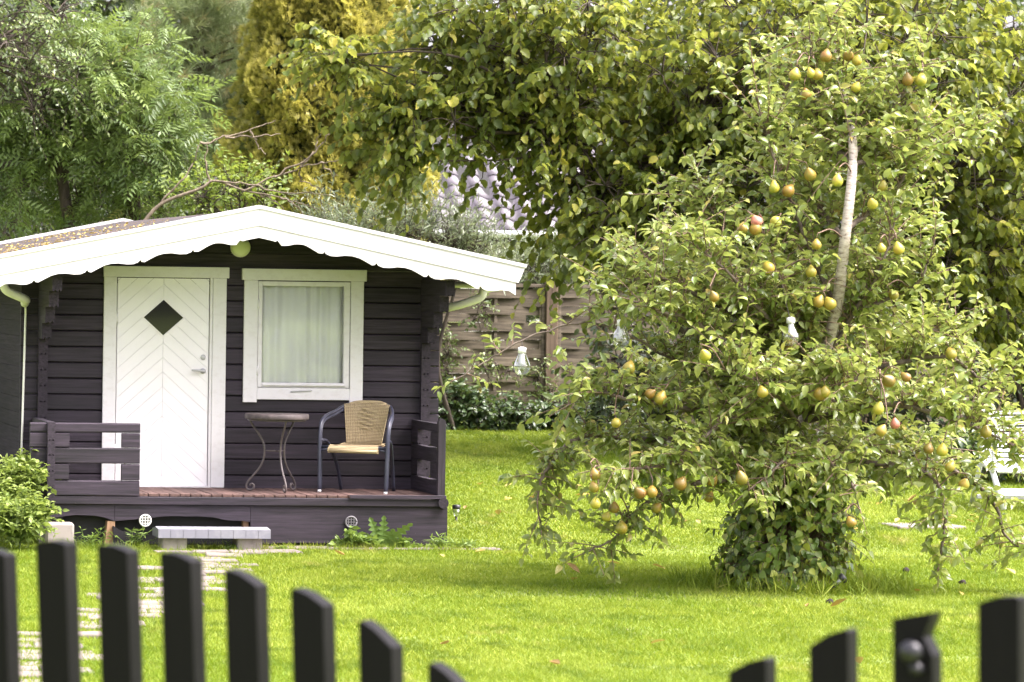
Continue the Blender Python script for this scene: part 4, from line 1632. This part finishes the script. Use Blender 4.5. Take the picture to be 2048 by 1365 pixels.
# ------------------------------------------------------------------ leafy plants made of clusters
def plant(name, label, cat, base, clusters, nspray, slen, K, leafsize, tmpl, mat, trunk=None, bark='bark', droop=.3, hang=.3, nparts=0, upb=.25, skip=1, group=None,
          out=.8, jit=.35, twig=.004, trunk_r=.09, part='leaf', vpow=1.0, fill=.6, hubs=None, keep=None):
    t = thing(name, label, cat, base, 0, group)
    wd, tw, lv = Wood(), Wood(), Leaves()
    base = np.asarray(base, float)
    cl = np.array([c[:3] for c in clusters], float)
    rad = np.array([c[3] for c in clusters], float)
    hubs = [base + np.array([0, 0, .6])] if hubs is None else [np.asarray(h, float) for h in hubs]
    if trunk_r:
        for h in hubs:
            m_ = (base + h) / 2 + rng.normal(size=3) * .12
            wd.add(spline([base - UP * .05, m_, h], 6), np.linspace(trunk_r, trunk_r * .6, 13), 8)
        hb = np.array(hubs)
        for c_ in cl:
            h = hb[np.argmin(np.linalg.norm(hb - c_, axis=1))]
            mid = h + (c_ - h) * .5 + rng.normal(size=3) * .1 * np.linalg.norm(c_ - h) ** .5 + UP * .08 * np.linalg.norm(c_ - h)
            wd.add(spline([h, mid, c_], 5), np.linspace(trunk_r * .22, .007, 11), 6)
    cen = cl.mean(0)
    ci = np.repeat(np.arange(len(cl)), nspray)
    S = len(ci)
    off = rand_dirs(S) * (rng.random((S, 1)) ** .5) * rad[ci][:, None] * fill
    C = cl[ci] + off
    outw = nrm(cl[ci] - cen) * .35 + nrm(off + 1e-6) * .8
    D = nrm(outw + rng.normal(size=(S, 3)) * .45 + UP * upb)
    L = slen * rng.uniform(.6, 1.2, S)
    P, Tn = sprays(C, D, L, K, droop)
    start = cl[ci] + off * .1
    if trunk_r:
        tw.add(np.stack([start, (start + C) / 2 + UP * .02, C], 1), np.array([[.008, .006, .0045]]) * np.ones((S, 1)), 4)
    tw.add(P, np.linspace(twig, twig * .45, K)[None, :] * np.ones((S, 1)), 3)
    leaf_on(P, Tn, lv, leafsize, hang, out, jit, 0, 1, skip, 1, vpow)
    wd.build('trunk', bark, t, base)
    tw.build('twigs', bark, t, base, 'stuff')
    lv.build(tmpl, mat, t, base, nparts, 'crown', part, keep)
    return t


def blob(px, py, rx, ry, Y, ry_d, n, r):
    """n cluster centres spread through a rounded mass"""
    out = []
    while len(out) < n:
        q = rng.uniform(-1, 1, 3)
        d = np.linalg.norm(q)
        if d > 1 or d < .25:
            continue
        out.append((*at(px + q[0] * rx, py + q[1] * ry, Y + q[2] * ry_d), r * rng.uniform(.75, 1.25)))
    return out


# the big hazel
HZ = 37.2
hzb = (at(1700, 990, 36.6)[0], 37.4, float(ground_z(37.4)))
cl = (blob(690, 105, 60, 22, HZ - .3, .2, 4, .22) + blob(830, 215, 50, 40, HZ - .3, .2, 4, .25) + blob(820, 335, 40, 30, HZ - .3, .2, 2, .2) + blob(940, 120, 100, 90, HZ - .1, .6, 10, .40) + blob(1060, 80, 190, 160, HZ, 1.0, 26, .5) + blob(800, 250, 60, 60, HZ - .2, .4, 4, .32) 
      + blob(1020, 250, 170, 90, HZ, .8, 16, .5) + blob(1180, 420, 120, 70, HZ, .8, 12, .45)
      + blob(1330, 200, 260, 240, HZ + .2, 1.3, 56, .6) + blob(1400, 430, 200, 100, HZ + .2, 1.0, 20, .55)
      + blob(1720, 160, 340, 270, HZ, 1.5, 84, .62) + blob(1960, 400, 190, 280, HZ - .3, 1.1, 50, .55) + blob(1750, 520, 230, 140, HZ + .2, 1.0, 24, .55)
      + blob(2060, 620, 120, 100, HZ + .3, .8, 12, .5))
hub = [at(1450, 500, HZ + .3), at(1600, 380, HZ + .4), at(1800, 420, HZ + .3), at(1150, 270, HZ + .1), at(1950, 600, HZ + .3), at(1350, 330, HZ)]
plant('hazel_tree', 'large hazel tree with broad yellow green leaves overhanging the garden', 'tree', hzb, cl, 12, .52, 11, .108, T_HAZEL, 'hazel_leaf', droop=.35, hang=.55, nparts=300, trunk_r=.10,
      upb=.15, hubs=hub, vpow=1.1, fill=.8)
# dark hedge under and behind it
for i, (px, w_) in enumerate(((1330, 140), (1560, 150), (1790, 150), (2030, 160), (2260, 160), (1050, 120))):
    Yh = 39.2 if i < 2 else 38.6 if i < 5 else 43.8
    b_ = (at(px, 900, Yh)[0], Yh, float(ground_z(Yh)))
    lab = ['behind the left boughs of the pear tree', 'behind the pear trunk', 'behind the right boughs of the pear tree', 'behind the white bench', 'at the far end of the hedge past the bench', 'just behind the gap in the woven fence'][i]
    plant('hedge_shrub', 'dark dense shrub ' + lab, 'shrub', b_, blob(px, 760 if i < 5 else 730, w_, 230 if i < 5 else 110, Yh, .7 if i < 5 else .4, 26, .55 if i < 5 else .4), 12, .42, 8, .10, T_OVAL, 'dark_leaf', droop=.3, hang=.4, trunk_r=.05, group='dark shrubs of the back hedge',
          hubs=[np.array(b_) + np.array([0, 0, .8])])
for i, (px, w_) in enumerate(((1790, 120), (1970, 110), (2140, 110))):
    Yh = 35.6
    b_ = (at(px, 950, Yh)[0], Yh, float(ground_z(Yh)))
    lab = ['between the pear tree and the hazel', 'right behind the white bench', 'past the white bench'][i]
    plant('ground_shrub', 'low dark green shrub at the lawn edge ' + lab, 'shrub', b_, blob(px, 930, w_, 62, Yh, .35, 16, .3), 12, .26, 7, .09, T_OVAL, 'bramble_leaf', droop=.3, hang=.35, trunk_r=.02,
          group='low shrubs along the hazel foot', hubs=[np.array(b_) + np.array([0, 0, .3])])

# brambles at the fence foot, climbers on the boards
for i, px in enumerate((900, 985, 1070, 1160, 1260)):
    Yh = 40.9
    b_ = (at(px, 850, Yh)[0], Yh, float(ground_z(Yh)))
    lab = ['right beside the cabin wall', 'below the middle of the fence panel', 'below the fence post', 'past the fence post', 'behind the pear leaves'][i]
    plant('bramble_bush', 'dark green bramble bush at the fence foot ' + lab, 'bush', b_, blob(px, 832 - (i == 0) * 8, 60, 32, Yh, .30, 15, .20), 15, .24, 7, .085, T_OVAL, 'bramble_leaf', droop=.35, hang=.2, nparts=60,
          trunk_r=.012, group='brambles along the fence', hubs=[np.array(b_) + np.array([0, 0, .2])], twig=.003)
for i, (px, py, w_, h_, ncl) in enumerate(((893, 720, 16, 80, 8), (962, 640, 14, 40, 3), (1000, 745, 50, 40, 5), (1085, 765, 40, 40, 6))):
    Yh = 41.75
    b_ = (at(px, 850, Yh)[0], Yh, float(ground_z(Yh)))
    lab = ['beside the cabin corner', 'high on the first panel', 'low on the first panel', 'around the foot of the post'][i]
    plant('climber', 'thin leafy climber on the woven fence ' + lab, 'climbing plant', b_, blob(px, py, w_, h_, Yh - .05, .06, ncl, .13), 9, .16, 6, .06, T_OVAL, 'shrub_leaf', droop=.2, hang=.2, trunk_r=.006,
          group='climbers on the woven fence', hubs=[at(px, py + h_ * .6, Yh)], twig=.003)

# narrow-leaved willow shrubs behind roof and fence
for i, (px, py, w_, h_, Yh) in enumerate(((690, 470, 70, 50, 40.2), (800, 470, 80, 55, 40.4), (910, 490, 70, 50, 40.6), (1040, 535, 70, 45, 43.2), (1150, 545, 70, 45, 43.2))):
    b_ = (at(px, 850, Yh)[0], Yh, float(ground_z(Yh)))
    lab = ['behind the roof slope by the golden thuja', 'behind the middle of the right roof slope', 'behind the lower roof edge', 'behind the fence post', 'behind the fence past the post'][i]
    plant('willow_shrub', 'grey green narrow leaved shrub ' + lab, 'shrub', b_, blob(px, py + 25, w_, h_, Yh, .4, 14, .35), 10, .50, 14, .115, T_NARROW, 'willow_leaf', droop=.02, hang=-.25, trunk_r=.03, upb=1.0,
          group='narrow leaved shrubs', hubs=[at(px, py + 90, Yh)], out=.7)
# light shrub behind the ridge
b_ = (at(500, 850, 39.0)[0], 39.0, float(ground_z(39.0)))
plant('lime_shrub', 'light green shrub just behind the cabin ridge', 'shrub', b_, blob(470, 400, 110, 60, 39.0, .5, 22, .3), 10, .3, 8, .075, T_MINT, 'lime_leaf', droop=.1, hang=.0, trunk_r=.04, upb=.6, hubs=[at(480, 470, 39.0)])

# rowan with feathery leaves behind the cabin
RY = 40.0
b_ = (at(260, 850, RY)[0], RY, float(ground_z(RY)))
cl = blob(170, 190, 150, 150, RY, 1.0, 34, .5) + blob(300, 280, 70, 70, RY - .4, .6, 10, .42) + blob(60, 300, 110, 110, RY, .8, 16, .5) + blob(150, 400, 160, 40, RY + .3, .7, 9, .4)
plant('rowan_tree', 'broad tree with feathery drooping leaves behind the cabin roof', 'tree', b_, cl, 10, .44, 6, .30, T_PINN, 'rowan_leaf', droop=.3, hang=.15, jit=.6, nparts=300, trunk_r=.10,
      hubs=[at(250, 400, RY + .3), at(330, 350, RY + .2), at(120, 330, RY), at(250, 150, RY)], upb=.3)
# small-leaved tree at the upper left
b_ = (at(-150, 850, 38.9)[0], 38.9, float(ground_z(38.9)))
plant('birch_tree', 'small leaved tree with pale twigs beside the feathery leaved tree', 'tree', b_, blob(20, 110, 170, 150, 39.2, .9, 40, .5), 12, .38, 9, .06, T_SMALL, 'shrub_leaf', droop=.3, hang=.4, trunk_r=.07,
      hubs=[at(-130, 330, 39.2), at(-40, 120, 39.2)])
for i, (px, w_, Yh) in enumerate(((-10, 130, 42.5), (180, 130, 42.8), (370, 110, 43.0), (-170, 60, 34.5), (-260, 70, 32.5))):  # last two: added left of view to shade and darken the cabin side wall
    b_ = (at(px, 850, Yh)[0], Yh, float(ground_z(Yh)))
    lab = ['beyond the cabin eaves', 'under the feathery leaved tree', 'behind the light green shrub', 'added to shade the cabin side wall', 'added out of view past the leafy clump at the cabin corner'][i]
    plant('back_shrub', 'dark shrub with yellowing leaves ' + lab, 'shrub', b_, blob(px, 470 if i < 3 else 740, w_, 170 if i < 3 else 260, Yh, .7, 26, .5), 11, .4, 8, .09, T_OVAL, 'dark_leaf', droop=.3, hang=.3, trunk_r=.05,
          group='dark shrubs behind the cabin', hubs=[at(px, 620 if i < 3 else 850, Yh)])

# golden thuja
TY = 47.5
tx, tz = at(650, 700, TY)[0], float(ground_z(TY))
th_ = thing('golden_thuja', 'tall golden yellow conifer column between the cabin and the hazel', 'conifer', (tx, TY, tz))
nT = 42000
ang_ = np.where(rng.random(nT) < .72, -np.pi / 2 + rng.normal(size=nT) * .95, rng.random(nT) * 2 * np.pi)
hT = 8.2
z_ = rng.random(nT) * hT
rr = 1.28 * np.clip(1.12 - (z_ / hT) ** 2.2, .05, 1)
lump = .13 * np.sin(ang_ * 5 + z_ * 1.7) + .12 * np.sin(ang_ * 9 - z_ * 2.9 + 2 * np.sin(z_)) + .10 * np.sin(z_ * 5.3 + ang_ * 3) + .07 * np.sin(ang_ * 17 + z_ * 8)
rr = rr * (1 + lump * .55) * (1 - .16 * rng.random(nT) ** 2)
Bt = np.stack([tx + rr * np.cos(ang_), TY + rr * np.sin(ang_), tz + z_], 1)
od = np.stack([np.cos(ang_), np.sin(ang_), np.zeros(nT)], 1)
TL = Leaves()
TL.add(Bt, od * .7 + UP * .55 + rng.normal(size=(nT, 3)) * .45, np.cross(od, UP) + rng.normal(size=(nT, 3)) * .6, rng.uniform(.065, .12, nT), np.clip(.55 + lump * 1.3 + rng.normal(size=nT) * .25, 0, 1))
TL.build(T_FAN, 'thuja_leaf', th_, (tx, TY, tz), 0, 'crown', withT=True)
tw_ = Wood()
tw_.add(np.array([(tx, TY, tz - .05), (tx, TY, tz + 4), (tx, TY, tz + 8)]), np.array([.16, .10, .02]), 8)
nb_ = 260
a_ = rng.random(nb_) * 6.283
zz = rng.random(nb_) * 7.5
st_ = np.stack([np.full(nb_, tx), np.full(nb_, TY), tz + zz], 1)
en_ = st_ + np.stack([np.cos(a_), np.sin(a_), np.full(nb_, .5)], 1) * (1.05 * (1.05 - (zz / 8.2) ** 2.2))[:, None]
tw_.add(np.stack([st_, (st_ + en_) / 2, en_], 1), np.array([[.03, .018, .008]]) * np.ones((nb_, 1)), 4)
tw_.build('trunk', 'bark', th_, (tx, TY, tz))
# inner mass of the thuja: brown dead sprays
n2 = 5000
a2 = rng.random(n2) * 6.283
z2 = rng.random(n2) * 7.9
r2 = (.72 + .25 * rng.random(n2)) * 1.1 * np.clip(1.1 - (z2 / hT) ** 2.2, .05, 1)
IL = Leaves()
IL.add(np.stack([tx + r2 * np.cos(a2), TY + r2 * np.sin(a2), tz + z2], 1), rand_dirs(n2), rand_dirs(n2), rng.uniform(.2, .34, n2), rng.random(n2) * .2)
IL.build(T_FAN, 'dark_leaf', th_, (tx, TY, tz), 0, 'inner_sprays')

# pine
NY_ = 49.0
pb = (at(400, 850, NY_)[0], NY_, float(ground_z(NY_)))
pine = thing('pine_tree', 'soft blue green pine between the feathery tree and the golden conifer', 'pine', pb)
nv, nf_ = [], []
for i in range(26):
    d = rand_dirs(1)[0]
    d[0] = abs(d[0]) + .35
    d = nrm(d)
    s_ = nrm(np.cross(d, rand_dirs(1)[0]))
    o_ = len(nv)
    b0 = np.array([.25 * rng.random(), 0, 0])
    nv += [b0 - s_ * .014, b0 + s_ * .014, b0 + d * .75]
    nf_.append((o_, o_ + 1, o_ + 2))
T_NEED = (np.array(nv), np.array(nf_))
cl = blob(400, 130, 115, 200, NY_, 1.0, 60, .45) + blob(450, 250, 60, 70, NY_ - .3, .6, 14, .4)
PLv = Leaves()
pw = Wood()
pw.add(np.array([pb, at(400, 400, NY_), at(395, -150, NY_)]), np.array([.16, .12, .05]), 8)
for c_ in cl:
    q = np.array(c_[:3])
    ax0 = np.array([at(398, 100, NY_)[0], NY_, q[2] - .25])
    pw.add(np.stack([ax0, (ax0 + q) / 2 + UP * .05, q]), np.array([.035, .02, .01]), 5)
    m_ = 22
    PLv.add(q + rand_dirs(m_) * c_[3] * rng.random((m_, 1)) ** .4, nrm(rng.normal(size=(m_, 3)) * .6 + UP * .6 + np.array([.25, -.2, 0])), rand_dirs(m_), rng.uniform(.22, .34, m_), rng.random(m_))
pw.build('trunk', 'bark', pine, pb)
PLv.build(T_NEED, 'pine_needle', pine, pb, 0, 'needles')

# bare limb leaning out behind the ridge
db = at(300, 445, 38.3)
dbase = np.array([db[0], 38.3, float(ground_z(38.3))])
dead = thing('dead_branch_tree', 'bare grey tree limb with leafless twigs above the cabin ridge', 'tree', dbase)
dw = Wood()


def dpt(lst, Y=38.3):
    return spline([at(a, b, Y + c) for a, b, c in lst], 5)


P0 = np.concatenate([[dbase], dpt([(270, 470, 0), (320, 410, 0), (400, 378, -.1), (430, 362, -.1), (490, 382, -.1), (560, 395, -.1), (640, 420, -.1)])])
dw.add(P0, np.linspace(.024, .004, len(P0)), 7)
for L in ([(490, 382, -.1), (550, 355, -.1), (600, 335, -.1), (640, 325, -.1), (690, 318, -.1)], [(550, 355, -.1), (610, 320, -.1), (650, 280, -.1), (672, 255, -.1)], [(600, 335, -.1), (630, 300, 0), (640, 262, 0)],
          [(430, 362, -.1), (500, 372, -.2), (580, 385, -.2), (660, 390, -.2)], [(400, 285, 0), (450, 275, 0), (500, 262, 0), (555, 237, 0)], [(450, 275, 0), (520, 272, 0), (560, 268, 0)],
          [(500, 262, 0), (515, 290, 0), (530, 310, 0)], [(320, 410, 0), (380, 340, 0), (400, 285, 0)], [(560, 395, -.1), (590, 410, -.1), (610, 440, -.1)], [(420, 365, 0), (412, 320, 0), (415, 280, 0)],
          [(640, 325, -.1), (660, 345, 0), (675, 355, 0)], [(520, 390, -.1), (545, 400, -.1), (570, 420, -.1)], [(600, 335, -.1), (605, 360, 0), (640, 380, 0)]):
    P = dpt(L)
    P[1:] += rng.normal(size=P[1:].shape) * .012
    dw.add(P, np.linspace(.013, .004, len(P)), 5)
dw.build('trunk', 'dead_bark', dead, dbase)

# far trees that close the view
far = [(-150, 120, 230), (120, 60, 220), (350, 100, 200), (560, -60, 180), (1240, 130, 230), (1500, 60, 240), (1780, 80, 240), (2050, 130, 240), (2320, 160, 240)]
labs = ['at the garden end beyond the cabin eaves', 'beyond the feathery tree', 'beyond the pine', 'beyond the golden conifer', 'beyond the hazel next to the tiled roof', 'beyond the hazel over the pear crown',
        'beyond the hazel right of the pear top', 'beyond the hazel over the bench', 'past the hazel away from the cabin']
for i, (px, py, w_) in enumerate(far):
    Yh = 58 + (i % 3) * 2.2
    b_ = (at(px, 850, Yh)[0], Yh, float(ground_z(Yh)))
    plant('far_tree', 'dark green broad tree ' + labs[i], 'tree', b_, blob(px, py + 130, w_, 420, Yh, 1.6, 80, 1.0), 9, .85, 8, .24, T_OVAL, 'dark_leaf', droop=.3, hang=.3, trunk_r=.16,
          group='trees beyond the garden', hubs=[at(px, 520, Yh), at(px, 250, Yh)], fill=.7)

# ------------------------------------------------------------------ ivy bush round the pear trunk
IB = np.array([at(1560, 1172, 26.15)[0], 26.15, 0.])
ivy = thing('ivy_bush', 'round leaved ivy bush smothering the foot of the pear trunk', 'bush', IB)
IV, IW = Leaves(), Wood()
ni = 700
a_ = rng.random(ni) * 6.283
zc = rng.random(ni) ** 1.15 * 1.0
prof_r = np.interp(zc, [0, .1, .35, .6, .8, 1.0], [.36, .46, .48, .42, .28, .14]) * (1 + .22 * np.sin(a_ * 3 + zc * 6) + .14 * np.sin(a_ * 7 - zc * 9))
bend = np.interp(zc, [0, 1.0], [-.02, .12])
r0 = prof_r * (1 - .35 * rng.random(ni) ** 1.6)
C = IB + np.stack([np.cos(a_) * r0 * .62 + bend, np.sin(a_) * r0 * .62, zc], 1)
D = nrm(np.stack([np.cos(a_), np.sin(a_), rng.normal(.15, .5, ni)], 1) + rng.normal(size=(ni, 3)) * .3)
P, Tn = sprays(C, D, rng.uniform(.12, .30, ni), 7, .3)
IW.add(P, np.linspace(.004, .002, 7)[None] * np.ones((ni, 1)), 3)
IW.add(np.stack([np.broadcast_to(IB + np.array([.02, 0, .02]), C.shape) + rng.normal(size=C.shape) * .05 * np.array([1, 1, 0]), (C + IB) / 2 + np.array([0, 0, .05]), C], 1), np.array([[.008, .006, .004]]) * np.ones((ni, 1)), 3)
S, K, _ = P.shape
od = nrm(P - (IB + np.array([.05, 0, .3])))
IV.add(P[:, 1:], (od * .35 - UP * .75 + rng.normal(size=P.shape) * .35)[:, 1:], (od + UP * .35 + rng.normal(size=P.shape) * .3)[:, 1:], rng.uniform(.042, .076, (S, K - 1)).ravel(), (rng.random((S, K - 1)) ** 1.2).ravel())
IW.build('stems', 'twig_bark', ivy, IB, 'stuff')
IV.build(T_IVY, 'ivy_leaf', ivy, IB, 300, 'foliage', 'leaf')

# mint-like clump at the cabin's left corner
for i, (px, py, w_, h_, yl) in enumerate(((30, 975, 50, 45, 29.1), (38, 1040, 50, 30, 28.6), (-40, 1000, 60, 60, 28.9))):
    b_ = (at(px, 1060, yl)[0], yl, 0.)
    lab = ['tall against the cabin corner', 'spreading low before the porch end', 'filling the bed left of the cabin'][i]
    plant('mint_clump', 'fresh green minty plant clump ' + lab, 'plant', b_, blob(px, py, w_, h_, yl, .2, 40, .11), 9, .13, 8, .060, T_MINT, 'mint_leaf', droop=.1, hang=-.05, nparts=150, trunk_r=.006, upb=.9,
          bark='weed_leaf', group='leafy clumps at the cabin corner', hubs=[np.array(b_) + np.array([0, 0, .06])], out=.9, twig=.003)

# weeds at the skirting
def weed(px, py, yl, hgt, n_, spread, label, ls=.07, narrow=False, name='weed'):
    x_, z_ = cab(px, py, yl)
    b_ = cabw(x_, yl, 0)
    t = thing(name, label, 'weed', b_, 0)
    lv = Leaves()
    ww = Wood()
    for _ in range(n_):
        d = nrm(np.array([rng.normal() * spread, -abs(rng.normal()) * spread * .5, 1.]))
        Lh = hgt * rng.uniform(.5, 1.1)
        P, Tn = sprays((b_ + np.array([rng.normal() * .03, 0, -.01]))[None], d[None], np.array([Lh]), 9, .25)
        ww.add(P, np.linspace(.004, .0015, 9)[None], 4)
        leaf_on(P, Tn, lv, ls, .05, .8, .3, 0, 1, 1, 1)
    ww.build('stems', 'weed_leaf', t, b_, 'stuff')
    lv.build(T_NARROW if narrow else T_MINT, 'weed_leaf', t, b_, 40, 'foliage', 'leaf')


weed(695, 1078, -1.0, .26, 22, .8, 'leafy weed below the round metal vent grille', .075)
weed(735, 1080, -1.02, .20, 20, .9, 'low weed between the vent and the dandelion', .07)
weed(815, 1080, -1.02, .13, 12, .8, 'small weed right of the toothed dandelion', .05)
weed(470, 1100, -1.2, .09, 6, 1.0, 'small weed beside the concrete block of the step', .045)
weed(175, 1072, -.96, .26, 20, .9, 'ferny weed in the dark gap under the porch', .07, True)
weed(265, 1068, -.96, .26, 14, .7, 'ferny weed beside the white vent grille', .07, True)
weed(560, 1090, -1.2, .07, 7, 1.2, 'creeping weed over the pale edging slabs', .045)
weed(880, 1075, -1.0, .17, 26, .6, 'grassy weed at the skirting end by the solar light', .08, True)
weed(930, 1072, -1.0, .15, 26, .7, 'grassy weed beside the upright solar light', .08, True)
x_, z_ = cab(765, 1080, -1.03)
b_ = cabw(x_, -1.03, 0)
dn = thing('dandelion', 'big toothed dandelion leaves rising at the skirting board', 'weed', b_)
for i in range(9):
    a = R(-75 + i * 19)
    L = .27 + .06 * math.sin(i * 2.3)
    vs, fs = [], []
    m = 15
    for j in range(m):
        t = j / (m - 1)
        wdt = (.046 * math.sin(math.pi * min(1, t * .85 + .1)) * (1.25 if j % 2 else .45)) + .003
        p = np.array([math.sin(a) * L * t * 1.15, -.03 * t, L * math.cos(a * .75) * t - .10 * t * t * abs(math.sin(a))])
        sd_ = np.array([math.cos(a), .3, -math.sin(a) * .8])
        vs += [p - sd_ * wdt, p + np.array([0, .006, 0]), p + sd_ * wdt]
    for j in range(m - 1):
        fs += [(3 * j, 3 * j + 1, 3 * j + 4, 3 * j + 3), (3 * j + 1, 3 * j + 2, 3 * j + 5, 3 * j + 4)]
    MB().add(vs, fs).build('leaf', 'weed_leaf', dn)

# tall tufts round the ivy and along edges
GL = Leaves()
ng = 2600
aa = rng.random(ng) * 6.283
rr_ = .40 + .30 * rng.random(ng) ** 1.5
gx_ = IB[0] + np.cos(aa) * rr_ * 1.3 + .05
gy_ = IB[1] + np.sin(aa) * rr_ - .1
sel = rng.random(ng) < np.where(gx_ > IB[0], 1, .55)
GL.add(np.stack([gx_, gy_, np.zeros(ng) - .004], 1)[sel], (UP + rng.normal(size=(ng, 3)) * .5)[sel], rand_dirs(ng)[sel], rng.uniform(.06, .17, ng)[sel], rng.random(ng)[sel])
gl2 = 2600
q = rng.random(gl2)
px_ = cabw(0, 0, 0)[0]
lx_ = rng.uniform(.0, 3.6, gl2)
pts = np.array([cabw(a, -1.16 + rng.normal() * .05, -.004) for a in lx_])
GL.add(pts, UP + rng.normal(size=(gl2, 3)) * .5, rand_dirs(gl2), rng.uniform(.04, .09, gl2), rng.random(gl2))
i_ = rng.integers(0, len(PATH), 3200)
sd_ = np.where(rng.random(3200) < .5, -1, 1) * rng.uniform(.12, .42, 3200)
GL.add(np.stack([PATH[i_, 0] + sd_, PATH[i_, 1] + rng.uniform(-.3, .3, 3200), np.full(3200, -.002)], 1), UP + rng.normal(size=(3200, 3)) * .6, rand_dirs(3200), rng.uniform(.04, .085, 3200), rng.random(3200))
o = GL.build(template([0, .5, 1], [.02, .03, 0], .3, .5), 'grass_blade', None, (0, 0, 0), mass='grass_tufts')
tag(o, 'longer grass tufts round the ivy bush, path and skirting', 'grass', kind='stuff')

# fallen leaves and windfalls on the lawn
fm = []
for q in range(4):
    TV, TF = template([0, .2, .5, .8, 1], [0, .24, .34, .2, 0], .15 + .2 * q, .3 - .25 * q)
    fm.append(np_mesh('fallen_leaf', TV, TF, 'fallen_leaf', np.full(len(TV), q / 3)))
spots = [(1150, 985), (1160, 987), (1010, 992), (1025, 993), (1155, 950), (1058, 920), (1360, 1045), (1400, 1048), (1390, 1058), (1160, 1148), (1150, 1157), (880, 1110), (950, 1105), (690, 1112), (880, 1290), (1120, 1330),
         (1745, 1000), (1765, 1000), (1815, 1000), (1790, 1045), (1880, 1040), (1915, 1035), (1945, 1030), (1960, 1032), (1950, 1045), (1700, 1060), (1612, 1215), (1835, 1180), (1920, 1185), (1690, 1130), (1660, 1215), (1330, 1140),
         (1000, 895), (930, 905), (1010, 935), (960, 948), (1240, 1130), (1745, 1170), (1725, 1165), (2030, 1150), (1720, 1330), (1300, 1290)]
for px, py in spots:
    Y = 25.
    for _ in range(12):
        Y = (EYE - float(ground_z(Y)) - .02) / -ray(px, py)[2]
    p = at(px, py, Y)
    o = link('fallen_leaf', random.choice(fm), None, (p[0], p[1], float(ground_z(Y)) + .026), (random.uniform(-.4, .4), random.uniform(-.4, .4), random.uniform(0, 6.28)))
    s_ = random.uniform(.07, .13)
    o.scale = (s_, s_, s_)
    where = ('near the white bench' if px > 1700 and py < 1060 else 'behind the ivy bush' if py < 1065 and px > 1250 else 'between the cabin and the fence brambles' if py < 960 else 'under the drooping pear bough' if 980 < px < 1350 and py < 1200
             else 'in front of the cabin' if px < 1000 and py < 1200 else 'around the ivy bush' if py < 1230 else 'close to the picket fence')
    tag(o, 'yellow brown leaf fallen on the lawn ' + where, 'fallen leaf', 'fallen leaves on the lawn')
for px, py, wl in ((1812, 1147, 'beyond the others'), (1925, 1172, 'below the drooping right bough'), (1660, 1211, 'in front of the ivy bush')):
    p = gp(px, py)
    o = link('windfall_pear', MB().lathe([(r_, z) for r_, z in pear_prof], 10).mesh('windfall_pear', 'soil'), None, (p[0], p[1], .022), (R(85), 0, random.uniform(0, 6)))
    o.scale = (.55, .55, .5)
    tag(o, 'blackened rotten windfall pear lying in the grass ' + wl, 'pear', 'rotten windfalls on the lawn')

# ------------------------------------------------------------------ picket fence in front
u0 = np.array([at(107, 600, 8.6)[0], 8.6])
u1 = np.array([at(2005, 600, 7.2)[0], 7.2])
dirF = (u1 - u0) / np.linalg.norm(u1 - u0)
PITCH = np.linalg.norm(u1 - u0) / 13
fa = math.atan2(dirF[1], dirF[0])
pf = thing('picket_fence', 'black picket fence with dipping tops, blurred in front of the lawn', 'fence', (u0[0], u0[1], 0), fa)
tops = {-1: (1098, 1108), 0: (1084, 1086), 1: (1090, 1101), 2: (1105, 1120), 3: (1140, 1168), 4: (1178, 1208), 5: (1243, 1290), 6: (1328, 1375), 10: (1345, 1316), 11: (1292, 1258), 12: (1240, 1226), 13: (1207, 1193)}
pw_, pt_ = .083, .052


def zof(i, py):
    c_ = u0 + dirF * PITCH * i
    px = c_[0] / c_[1] * F_PX + CX
    return float(at(px, py, c_[1])[2])


z67 = zof(6, 1350)
for i in range(-1, 15):
    if i in tops:
        zl, zr = zof(i, tops[i][0]), zof(i, tops[i][1])
    elif 6 < i < 10:
        zl = z67 - .05 - .05 * (1.5 - abs(i - 8))
        zr = zl
    else:
        zl, zr = zof(13, 1180), zof(13, 1175)
    m_ = .5 * (zl + zr)
    poly = [(-pw_ / 2, .03), (pw_ / 2, .03), (pw_ / 2, zr - .004), (pw_ / 2 - .006, zr + .001), (0, m_ + .006), (-pw_ / 2 + .006, zl + .001), (-pw_ / 2, zl - .004)]
    if i == 12:       # this one has a bite out of its edge
        poly = [(-pw_ / 2, .03), (pw_ / 2, .03), (pw_ / 2, zr - .085), (pw_ / 2 - .012, zr - .062), (pw_ / 2 - .019, zr - .048), (pw_ / 2 - .006, zr - .018), (pw_ / 2, zr + .003), (-pw_ / 2, zl)]
    pk = MB().prism(poly, 'y', 0, pt_).build('picket', 'picket_stain', pf, (PITCH * i, 0, 0), (0, R(-3.3 + 2.4 * i / 13), 0))
    # the lean is about the picket's foot, so bring its head back over its place
    ln = math.tan(R(-3.3 + 2.4 * i / 13)) * m_
    pk.location.x -= ln
    if i == 12:
        MB().lathe([(.0, -.02), (.010, -.02), (.012, .0), (.020, .006), (.024, .016), (.018, .027), (.0, .031)], 14).build('latch_knob', 'black_plastic', pk, (.004, -.004, zr - .078), (R(90), 0, 0))
        MB().lathe([(.0, -.01), (.012, -.01), (.014, .012), (.0, .016)], 12).build('latch_bolt', 'black_plastic', pk, (.012, -.006, zr - .112), (R(90), 0, 0))
for z in (.35, .80):
    box('rail', 'picket_stain', pf, -PITCH * 1.5, PITCH * 14.4, pt_, pt_ + .045, z, z + .09, .004)
for xq in (-PITCH * 1.2, PITCH * 14.2):
    box('fence_post', 'picket_stain', pf, xq - .05, xq + .05, pt_ + .045, pt_ + .145, -.2, 1.0, .005)
